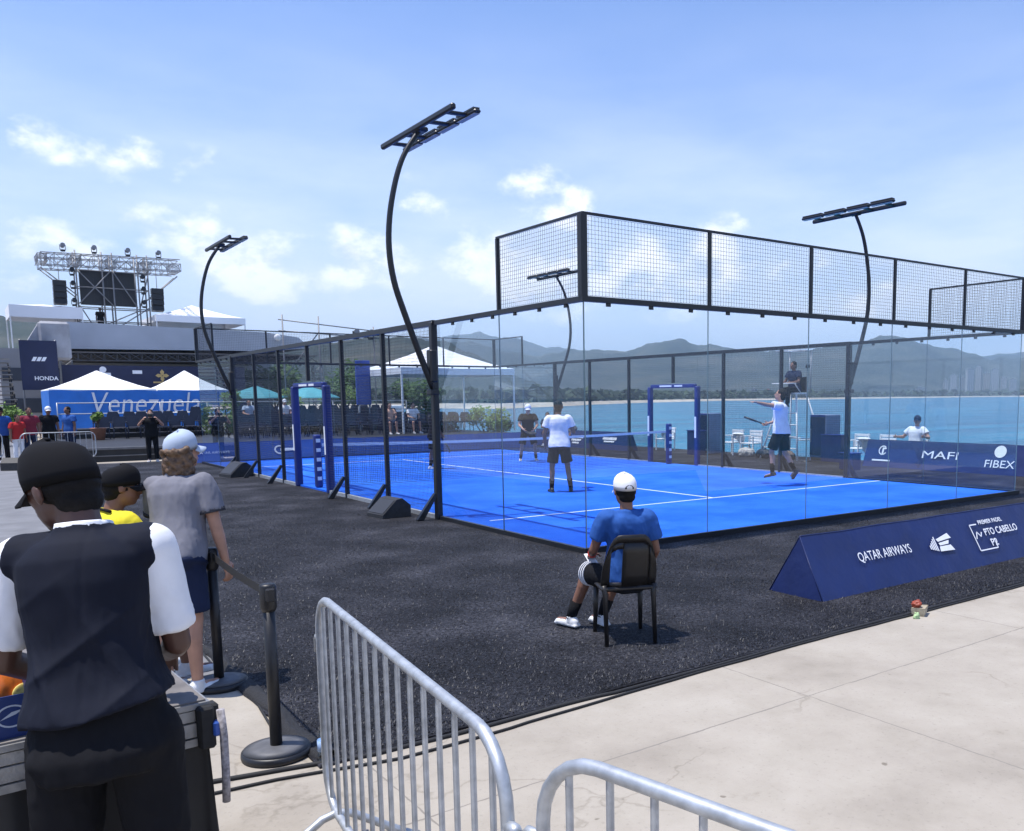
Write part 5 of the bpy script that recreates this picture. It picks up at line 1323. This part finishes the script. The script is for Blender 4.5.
# ------------------------------------------------------------------ stage, tents and stands behind the court
m_gmemb = M('grey_roof_membrane', (.44,.46,.50), .7, .10, .6, .2, 3, dist=.02)
m_under = M('dark_stage_cloth', (.012,.013,.018), .8, .2, 2); m_tentw = M('white_tent_fabric', (.80,.81,.83), .7, .04, .8)
m_tentb = M('blue_tent_wall', (.02,.18,.62), .6, .12, 1.5, .25, 3, dist=.02); m_navyb = M('midnight_banner_cloth', (.012,.018,.06), .7, .1, 2)
m_truss = M('dull_truss_aluminium', (.20,.205,.22), .5, .12, 4, metal=.4); m_gold = M('gold_print', (.5,.36,.14), .6)
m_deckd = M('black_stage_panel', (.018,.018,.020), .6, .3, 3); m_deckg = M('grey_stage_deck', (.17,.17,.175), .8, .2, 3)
# low platform with the chairs
r = T('stage_platform', 'low black fronted platform with a grey edge carrying the rows of dark chairs', 'platform')
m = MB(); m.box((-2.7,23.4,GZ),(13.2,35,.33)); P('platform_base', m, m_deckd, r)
m = MB(); m.box((-2.75,23.50,.332),(13.25,35.05,.40)); P('platform_deck', m, m_deckd, r); m = MB(); m.box((-2.75,23.34,.332),(13.25,23.497,.402)); m.box((-2.70,23.36,.12),(13.2,23.398,.15)); P('edge_strip', m, m_deckg, r)  # deck coloured black to stand for the shade among the chairs
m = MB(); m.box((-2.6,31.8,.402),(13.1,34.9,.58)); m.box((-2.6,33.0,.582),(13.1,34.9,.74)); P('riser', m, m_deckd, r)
r = T('guard_rail', 'pale guard rail with two bars behind the rows of dark chairs', 'railing')
m = MB()
for z in (1.35,1.80): m.cone((-2.4,34.5,z),(12.9,34.5,z), .024, n=6)
for i in range(9): x = -2.4+15.3*i/8; m.cone((x,34.5,.74),(x,34.5,1.82), .024, n=6)
P('rails', m, m_steel, r)
m_navch = M('dark_blue_plastic', (.010,.014,.034), .4, .15, 10)
def stage_chair():
    r = T('stage_chair', 'dark blue plastic chair in the rows on the low platform behind the far glass wall', 'chair', (0,0,0), 0, 'dark chairs in rows on the platform')
    m = MB(); m.rbox((0,0,.43), (.44,.43,.04), .012); P('seat', m, m_navch, r)
    m = MB(); m.prism([(-.21,-.20,.45),(.21,-.20,.45),(.23,-.25,.70),(.17,-.28,.86),(-.17,-.28,.86),(-.23,-.25,.70)], (0,0,0), (0,-.02,0)); P('backrest', m, m_navch, r)
    for sx in (-1,1):
        m = MB(); m.rbox((sx*.235,-.02,.64), (.045,.40,.03), .006); m.cone((sx*.235,.16,.63),(sx*.225,.17,.43), .016, n=5); P('armrest', m, m_navch, r)
        for y in (-.2,.18): m = MB(); m.cone((sx*.19,y,.43),(sx*.22,y*1.15,0), .02, .015, n=5); P('leg', m, m_navch, r)
    return r
pc = stage_chair(); first = True
seats = []
for row, (y, z, x0) in enumerate(((30.9,.402,-1.2),(32.3,.582,-1.25),(33.6,.742,-.9))):
    for i in range(25):
        x = x0+i*.515+(.0 if row != 1 else .1); 
        if row == 2 and i < 7: continue
        seats.append((x+random.uniform(-.05,.05), y+random.uniform(-.06,.06), z, math.pi+R(random.uniform(-7,7))))
for y in (26.9, 28.2, 29.5):
    for i in range(19): seats.append((2.9+i*.53+random.uniform(-.05,.05), y+random.uniform(-.06,.06), .402, math.pi+R(random.uniform(-7,7))))
for k, (x, y, z, a) in enumerate(seats):
    if k == 0: pc.location = (x,y,z); pc.rotation_euler = (0,0,a)
    else: dup(pc, (x,y,z), a)
# tents
def tent(label, x0, x1, y0, y1, ze, zp, base, wall=None, val=.22, flat=False, group=None):
    r = T('party_tent', label, 'tent', (0,0,0), 0, group); cx_, cy_ = (x0+x1)/2, (y0+y1)/2
    m = MB(); n = 8; vs = []; rings = []
    for t in ((0,.35,.7,.93,1.) if not flat else (0,.5,.8,1.)):
        z = ze+(zp-ze)*((1-t)**1.25); ring = []
        for a, b in (((-1,-1),(1,-1)),((1,-1),(1,1)),((1,1),(-1,1)),((-1,1),(-1,-1))):
            for k in range(6):
                u = k/6; px = a[0]+(b[0]-a[0])*u; py = a[1]+(b[1]-a[1])*u
                ring.append(V((cx_+px*(x1-x0)/2*max(t,.012), cy_+py*(y1-y0)/2*max(t,.012), z - .06*t*(1-abs(2*u-1))*(1 if t < 1 else .5))))
        rings.append(ring)
    rings.append([p-V((0,0,val)) for p in rings[-1]])
    m.loft(rings, False, False); P('canopy', m, m_tentw, r)
    for x in (x0+.04, x1-.04):
        for y in (y0+.04, y1-.04): m = MB(); m.rbox((x,y,(base+ze)/2), (.07,.07,ze-base), .008); P('leg', m, m_wsteel, r)
    if wall:
        m = MB(); nn = 30; rows = []
        for z in (ze-.05, (ze+base)/2, base+.02): rows.append([V((x0+(x1-x0)*i/nn, y0-.03+.03*math.sin(i*.9+z)*(1 if z < ze-.1 else .2), z)) for i in range(nn+1)])
        m.loft(rows, False, True, False)
        rows = [[V((x0-.02+.02*math.sin(i*.7), y0+(y1-y0)*i/12, z)) for i in range(13)] for z in (ze-.05, base+.02)]; m.loft(rows, False, True, False); P('side_wall', m, wall, r)
    return r
tent('white peaked tent with its tip left of the gold emblem, above the lettered blue wall', -2.35, 1.92, 38, 42.2, 2.42, 3.32, GZ)
tent('smaller white peaked tent to the right of the gold emblem, by the far fence post', 1.98, 5.1, 38, 41.6, 2.40, 3.36, GZ)
r = T('lettered_wall', 'bright blue cloth wall with white Venezuela lettering under two white tents', 'banner')
m = MB(); m.loft([[V((-2.38+7.5*i/60, 37.90+.03*math.sin(i*.8+z)*(1 if z < 2.2 else .3)+.012*math.sin(i*2.1), z+.02*math.sin(i*.5)*(1 if z > 2 else 0))) for i in range(61)] for z in (2.36,1.7,1.1,GZ+.02)], False, True, False)
m.loft([[V((-2.38+.02*math.sin(i*.7), 37.9+4.2*i/12, z)) for i in range(13)] for z in (2.36,GZ+.02)], False, True, False); P('cloth', m, m_tentb, r)
text('Venezuela', 'lettering', (1.50,37.84,1.78), (1,0,0), (0,0,1), 4.5, .98, m_ink, r, bold=-.004, shear=.2)
tent('white open tent over the right end of the dark chairs', 9.2, 14.7, 26.5, 31.5, 3.2, 4.3, .40, None, .28)
tent('flat white canopy on scaffolding to the left of the lighting tower', -2.4, 1.6, 59.5, 63.5, 8.0, 8.25, 5.2, None, .75, True)
tent('white peaked canopy on the roof to the right of the lighting tower', 5.8, 11.6, 59, 65, 7.75, 8.75, 5.2, None, .45)
m_teal = M('teal_canopy_cloth', (.05,.26,.30), .7, .15, 1.5)
r = T('market_umbrella', 'teal market umbrella behind the far fence corner', 'umbrella', (5.9,36,GZ)); m = MB(); m.lathe([(1.5,2.0),(1.45,2.06),(.7,2.38),(.02,2.6)], n=8, smooth=False); P('canopy', m, m_teal, r); m = MB(); m.cone((0,0,0),(0,0,2.6), .03, n=8); P('pole', m, m_wsteel, r)
dup(r, (8.6,36.6,GZ), R(20), 'teal market umbrella behind the padded entrance frame')
# stage roof
r = T('stage_roof', 'long grey membrane stage roof with dark truss underneath, behind the white tents', 'stage roof')
m = MB(); m.add([(-.75,46,4.62),(9.3,46,4.75),(9.3,46,5.85),(-.75,46,6.02),(-.75,58,4.62),(9.3,58,4.75),(9.3,58,6.2),(-.75,58,6.3)], [(0,1,2,3),(1,5,6,2),(5,4,7,6),(4,0,3,7),(3,2,6,7)])
m.add([(9.302,46,4.75),(11.9,46,5.0),(11.2,46,5.62),(9.302,46,5.85),(9.302,58,4.75),(11.9,58,5.0),(11.2,58,5.9),(9.302,58,6.2)], [(0,1,2,3),(1,5,6,2),(5,4,7,6),(3,2,6,7)])
P('membrane', m, m_gmemb, r)
m = MB(); m.box((-.7,46.3,4.35),(11.4,57.8,4.60)); P('ceiling_cloth', m, m_under, r)
def truss(mb, a, b, w=.35, n=8, rad=.022, up=(0,0,1)):
    a, b = V(a), V(b); d = (b-a).normalized(); s = d.cross(V(up)).normalized()*w/2; u = s.cross(d).normalized()*w/2
    cs = [s+u, s-u, -s-u, -s+u]
    for c in cs: mb.wire(a+c, b+c, rad, 5)
    for i in range(n):
        p, q = a+(b-a)*(i/n), a+(b-a)*((i+1)/n)
        for k in range(4): mb.wire(p+cs[k], q+cs[(k+1)%4], rad*.6, 4); mb.wire(p+cs[k], p+cs[(k+1)%4], rad*.6, 4)
m = MB(); truss(m, (-.9,45.9,4.22), (12.2,45.9,4.32), .42, 22, .03); truss(m, (-.9,46.1,4.22),(-.9,57,4.22), .42, 12, .03); P('front_truss', m, M('dark_truss', (.10,.10,.11), .6, .2, 4), r)  # front truss in a darker grey than the truss legs
for x, y in ((-.9,45.6),(-1.9,44.2),(12.1,45.6)):
    m = MB(); truss(m, (x,y,GZ),(x,y,4.0), .5, 9, .035, (0,1,0)); P('truss_leg', m, m_truss, r)
m = MB(); m.rbox((-1.45,44.4,4.9), (1.35,1.1,1.9), .12); m.prism([(-2.3,44.,3.95),(-2.1,44.,4.0),(-2.1,44,5.7),(-2.75,44,4.6)], (0,0,0), (0,1.,0)); P('wrapped_corner', m, M('grey_tarpaulin', (.34,.34,.36), .8, .25, 1.2, .5, 2, dist=.05), r)
for x0, x1, z0, z1 in ((-2.3,-.9,.1,2.2),(-1.2,.3,.1,1.8)):
    m = MB(); m.cone((x0,43.5,z0),(x1,43.9,z1), .04, n=6); P('brace', m, m_truss, r)
m = MB(); m.ell((9.9,45.7,5.55), (.22,.1,.2)); P('dish', m, m_plastic_w, r)
# banners behind the tents
r = T('backdrop_banner', 'long midnight blue backdrop with a gold emblem behind the white tents', 'banner', (0,0,0)); m = MB(); m.box((-1.25,44.1,1.6),(7.5,44.16,3.72)); P('cloth', m, m_navyb, r)
m = MB()
for a in range(4): 
    d = V((math.cos(a*math.pi/2+.0),0,math.sin(a*math.pi/2))); s = V((-d.z,0,d.x)); c = V((3.3,44.09,3.22)); m.prism([c+d*.02-s*.05,c+d*.2-s*.1,c+d*.33,c+d*.2+s*.1,c+d*.02+s*.05], (0,0,0), (0,-.01,0))
m.box((2.85,44.08,2.82),(3.75,44.095,2.90)); P('emblem', m, m_gold, r)
m = MB(); m.prism([(.55+math.cos(t)*.16,44.09,3.5+math.sin(t)*.16) for t in [2*math.pi*k/14 for k in range(14)]], (0,0,0), (0,-.01,0)); m.box((.25,44.08,3.05),(.9,44.095,3.3399)); P('emblem', m, m_ink, r); m = MB(); m.box((1.9,44.08,3.3),(2.35,44.095,3.48)); P('emblem', m, m_ink, r)
r = T('tall_banner', 'tall midnight blue banner with HONDA lettering by the bleachers', 'banner', (0,0,0)); m = MB(); m.box((-3.0,43.3,2.45),(-1.45,43.36,4.85)); P('cloth', m, m_navyb, r)
m = MB()
for x in (-2.95,-1.5): m.cone((x,43.45,GZ),(x,43.45,4.9), .04, n=8)
P('poles', m, m_truss, r)
text('HONDA', 'lettering', (-1.98,43.28,3.02), (1,0,0), (0,0,1), .98, .20, m_ink, r, bold=.02)
m = MB(); 
for k in range(3): m.prism([(-2.55+k*.2,43.29,3.85),(-2.4+k*.2,43.29,3.85),(-2.3+k*.2,43.29,4.05),(-2.45+k*.2,43.29,4.05)], (0,0,0), (0,-.01,0))
P('emblem', m, m_ink, r)
# bleachers
m_ble = M('weathered_bleacher', (.27,.26,.25), .85, .25, 1.5)
r = T('bleachers', 'grey stepped bleachers at the left edge behind the green bushes', 'bleachers'); 
for k in range(9):
    z = .7+k*.44; y = 43.6+k*.75; m = MB(); m.box((-16,y,z-.06),(-3.1,y+.4,z)); m.box((-16,y+.45,z-.26),(-3.1,y+.74,z-.2)); P('seat_row', m, m_ble, r)
m = MB()
for i in range(7):
    x = -15.8+i*2.1
    m.prism([(x,43.6,.44),(x,50.2,4.02),(x,50.2,3.9),(x,43.6,.3)], (0,0,0), (.06,0,0))
    for k in range(0,9,2): y = 43.8+k*.75; m.box((x,y,GZ),(x+.06,y+.06,.5+k*.42))
P('support_frame', m, m_under, r)
# structure carrying the tower
r = T('grey_building', 'grey block behind the stage roof on which the lighting tower stands', 'building'); m = MB(); m.box((-3.2,58.3,GZ),(13,70,5.2)); m.box((1.0,60,5.2),(6.2,68,6.4)); P('wall', m, M('grey_block_wall', (.30,.30,.31), .9, .1, .5), r)
m = MB(); m.box((-3.1,58.26,1.2),(13,58.3,2.1)); m.box((-3.1,58.26,3.2),(13,58.3,4.0)); P('window', m, m_win, r)
r = T('lighting_tower', 'scaffold lighting tower with a dark screen and a wide roof truss above the stage', 'tower')
m = MB()
for x in (1.45,2.95,3.55,5.05,5.65):
    for y in (60,61.2): m.cone((x,y,5.2 if x not in (2.95,3.55) else 6.4),(x,y,11.75), .05, n=6)
for z in (7.2,8.1,9.4,10.5):
    for y in (60,61.2): m.cone((1.45,y,z),(5.65,y,z), .035, n=5)
    for x in (1.45,5.65): m.cone((x,60,z),(x,61.2,z), .035, n=5)
for (xa,za),(xb,zb) in (((1.5,10.5),(3.5,8.2)),((3.5,10.6),(4.9,8.2)),((1.5,8.3),(3.4,10.5)),((3.0,7.0),(5.0,8.0)),((3.2,6.5),(5.6,8.2)),((1.5,8.2),(2.4,6.5)),((5.05,8.2),(5.65,10.4))):
    m.cone((xa,59.9,za),(xb,59.9,zb), .04, n=5)
P('scaffold', m, m_truss, r)
m = MB(); m.rbox((3.28,60.6,9.45), (3.25,.25,2.3), .03)
for i in range(1,4): m.box((3.28-1.62+i*.8125-.01,60.46,8.32),(3.28-1.62+i*.8125+.01,60.474,10.58))
P('screen', m, M('screen_face', (.012,.012,.016), .4, .2, 2), r)
m = MB()
for y in (59.4,61.8): truss(m, (-.5,y,10.95), (7.55,y,11.15), .75, 11, .028)
for x in (-.4,1.45,3.5,5.6,7.4): truss(m, (x,59.4,11.05),(x,61.8,11.05), .5, 4, .025)
for s, xa, xb in ((-1,-.5,1.45),(1,7.5,5.65)): 
    for y in (60,61.2): m.cone((xa,y,10.5),(xb,y,8.8), .04, n=5)
P('roof_truss', m, m_truss, r)
def arr_(label, x, z, tilt):
    r = T('line_array', label, 'speaker', (x,60.2,z), 0, 'hanging speaker columns')
    for k in range(4):
        m = MB(); m.rbox((0,.02*k*k,-.19-.385*k), (.74,.55,.365), .02, Matrix.Rotation(R(-3*k),3,'X')); P('speaker_box', m, m_black, r)
    m = MB(); m.cone((0,0,0),(0,0,11-z), .02, n=5); P('chain', m, m_truss, r)
arr_('hanging column of black speakers to the left of the dark screen', .48, 9.75, 0); arr_('hanging column of black speakers to the right of the dark screen', 6.2, 9.6, 0)
def spot(label, loc, kind):
    r = T('stage_light', label, 'stage light', loc, 0, kind)
    m = MB(); m.rbox((0,0,.06), (.26,.2,.12), .02); 
    for s in (-1,1): m.rbox((s*.15,0,.26), (.03,.1,.34), .01)
    P('yoke', m, m_black, r); m = MB(); m.cone((0,.16,.34),(0,-.2,.40), .11, .14, 12); P('lamp_body', m, m_black if 'side' in kind else m_truss, r)
for k, x in enumerate((.75,2.5,4.45,6.3)): spot('moving head stage light standing on the roof truss of the lighting tower', (x,59.4,11.5+.01*k), 'stage lights on top of the truss')
for x, zs in ((1.2,(10.35,9.5,8.4)),(5.3,(10.2,9.4,8.5))):
    for z in zs: spot('round black stage light fixed at the side of the dark screen', (x,59.8,z-.3), 'stage lights beside the screen')
stand('person silhouetted on the roof under the dark screen of the lighting tower', (2.75,60.8,6.4), 180, c_black, c_black, skin_dark, None, None, 1.75)
# blue upright sign, scaffold frame, barriers
r = T('upright_sign', 'tall royal blue sign on two posts in front of the white open tent', 'sign', (8.75,29.6,.40)); m = MB(); m.rbox((0,0,2.2), (.66,.10,1.95), .02); P('board', m, M('royal_sign_cloth', (.02,.07,.36), .6, .1, 3), r)
m = MB()
for s in (-1,1): m.cone((s*.25,0,0),(s*.25,0,1.25), .03, n=8)
P('posts', m, m_truss, r)
r = T('scaffold_frame', 'bare scaffold frame with crossbars rising behind the side fence', 'scaffold', (0,0,0)); m = MB()
for x in (7.6,9.4,12.3):
    m.cone((x,37,GZ),(x,37,6.1 if x < 12 else 5.7), .035, n=6)
m.cone((7.4,37,5.85),(12.6,37,5.45), .03, n=6); m.cone((7.4,37,5.3),(12.6,37,5.1), .03, n=6); m.cone((7.6,37,3.),(9.4,37,5.3), .03, n=6); P('tubes', m, m_truss, r)
for x in (11.3,12.1): spot('black spotlight clamped to the bare scaffold frame', (x,36.9,5.0), 'lights on the scaffold frame')
crowd_barrier('silver crowd barrier in front of the people in red and maroon', (-4.38,22.85,GZ), (-2.45,22.95,GZ), 1.0, False, 12)
for k in range(3): crowd_barrier('silver crowd barrier in the line running left from the low platform', (-6.7-k*2.1,24.6+k*.1,GZ), (-4.75-k*2.1,24.5+k*.1,GZ), 1.0, False, 12)
wedge('black wedge speaker lying on the concrete at the far left edge', (-4.55,21.3,GZ), R(60))
# people among the chairs
def sitter(label, x, y, z, shirt_, cap_=None, H=1.7):
    B = Body(pelvis=(0,-.02,.50), H=H, spine=(0,.06,1), arms=[((-.3,.4,-1),(.4,.8,-.2)), ((.3,.4,-1),(-.4,.8,-.2))], legs=seat_legs); kit = [('shirt', shirt_, {'off':.022}), ('shorts', c_navy), ('hair', hair_black), ('shoes', c_shoe)]
    if cap_: kit[2] = ('hair', hair_black, {'capped':True}); kit.append(('cap', cap_))
    return person(label, (x,y,z), 180, B, skin_tan, kit, vox=.012)
def near_seat(x, row): return min([s for s in seats if abs(s[2]-(.402,.582,.742)[row]) < .01 and s[1] > 26.5 and (s[1] < 28 or row)], key=lambda s: abs(s[0]-x))
for lb, x, row, sh, cp in (('spectator in a peach shirt seated among the dark chairs', 9.0, 0, c_peach, None), ('spectator in a white shirt seated beside the one in peach', 9.6, 0, c_white, None), ('spectator in a white shirt and cap seated behind the padded entrance frame', 6.0, 1, c_white, c_white), ('spectator in a light blue shirt seated near the far fence post', 4.6, 1, c_sky, None)):
    sx, sy, sz, a = near_seat(x, row); sitter(lb, sx, sy, sz, sh, cp)

# ------------------------------------------------------------------ planting
def leaf_mat(n, a, b): return M(n, a, .7, 0, 3, col2=b, spec=.3)
lf1 = leaf_mat('light_leaves', (.07,.14,.025), (.17,.26,.05)); lf2 = leaf_mat('deep_leaves', (.022,.06,.014), (.06,.12,.03)); bark = M('bark', (.10,.075,.055), .9, .3, 12)
def shrub(name, label, loc, w, h, mat, n=900, ls=.09, trunk=.25, lumps=7, group=None, pot=False):
    r = T(name, label, 'bush' if 'bush' in label or 'shrub' in label else 'tree', loc, 0, group); rn = random.Random(len(label)*13+int(loc[0]*10)); b0 = .45 if pot else 0
    m = MB(); m.tube([(0,0,b0),(.02,.01,b0+trunk*.6),(0,.02,b0+trunk+.2*h)], .03+.012*h, 7, True, lambda t: (.03+.02*h)*(1-.6*t)); 
    for k in range(4): a = k*1.6+rn.random(); m.tube([(0,.01,b0+trunk*.8),(math.cos(a)*w*.2,math.sin(a)*w*.2,b0+trunk+h*.3),(math.cos(a)*w*.32,math.sin(a)*w*.32,b0+trunk+h*.6)], .02, 5, True, lambda t: (.02+.008*h)*(1-.7*t))
    P('trunk', m, bark, r)
    L_ = [(V((rn.uniform(-.32,.32)*w, rn.uniform(-.32,.32)*w, b0+trunk+h*rn.uniform(.2,.8))), rn.uniform(.16,.34)*w) for _ in range(lumps)]
    m = MB()
    for k in range(n):
        c, q = L_[k%lumps]; d = V((rn.gauss(0,1), rn.gauss(0,1), rn.gauss(0,1))).normalized(); p = c+d*q*(rn.random()**.4)*V((1,1,h/w*.9)).length/1.7
        if p.z < b0+.05: p.z = b0+.05+rn.random()*.1
        x = V((rn.gauss(0,1), rn.gauss(0,1), rn.gauss(0,.6))).normalized(); y = x.orthogonal().normalized(); s = ls*rn.uniform(.6,1.3)
        m.add([p-x*s, p+y*s*.42, p+x*s, p-y*s*.42], [(0,1,2,3)])
    P('crown', m, mat, r)
    if pot: m = MB(); m.lathe([(.20,0),(.27,.42),(.29,.44),(.26,.46)], n=16); P('pot', m, M('terracotta_pot', (.28,.12,.07), .8), r)
    return r
for k, (x, y, w, h) in enumerate(((-6.3,36.6,2.2,1.4),(-4.9,37.4,2.,1.5),(-3.5,38.0,1.9,1.7))): shrub('bush', ('pale green bush at the left edge below the bleachers','pale green bush behind the man in maroon','pale green bush left of the blue tent wall')[k], (x,y,GZ), w, h, lf1, 900, .11)
for x, y, lb in ((4.35,34.8,'light green potted shrub right of the blue tent wall'),(7.1,34.8,'light green potted shrub seen through the padded entrance frame'),(-1.5,30.2,'small light green potted shrub behind the left end of the chairs'),(10.3,34.8,'light green potted shrub behind the peach shirted spectator')): shrub('potted_shrub', lb, (x,y,.74 if y > 31 else .40), 1.1 if y > 31 else .5, 1.15 if y > 31 else .45, lf1, 700, .08, .2, 6, None, True)
shrub('bush', 'bright green bush on the quay by the far corner of the court', (12.9,26.2,GZ), 2.0, 1.5, lf1, 1100, .10); shrub('bush', 'darker green bush beside the bright one on the quay', (11.3,27.4,GZ), 1.8, 1.2, lf2, 900, .10); shrub('bush', 'low bush at the quay edge behind the far corner', (14.5,27.6,GZ), 1.5, .9, lf2, 700, .09)
for k, (x, y, s) in enumerate(((14.3,36.5,2.6),(11.6,40.,3.4),(16.5,68,6.),(12.2,55.,4.4),(7,88,6))): shrub('tree', ('small dark tree on the quay right of the open tent','dark tree behind the white open tent','dark tree on the point beyond the quay','dark tree behind the scaffold frame','dark tree far behind the stage roof')[k], (min(x,14.4) if y < 60 else x-4,y,GZ), s, s*.8, lf2, 1500, .16 if s < 4 else .28, s*.35, 9)
# moored work barge beside the point
r = T('work_boat', 'small dark boat moored off the point beyond the quay', 'boat', (62,150,SEA), R(60))
m = MB(); m.prism([(-6,-1.6,-.3),(5,-1.6,-.3),(7.5,0,-.2),(5,1.6,-.3),(-6,1.6,-.3)], (0,0,0), (0,0,1.3)); P('hull', m, m_navyb, r); m = MB(); m.rbox((-2,0,1.9), (3.5,2.2,1.8), .1); P('cabin', m, m_plastic_w, r)
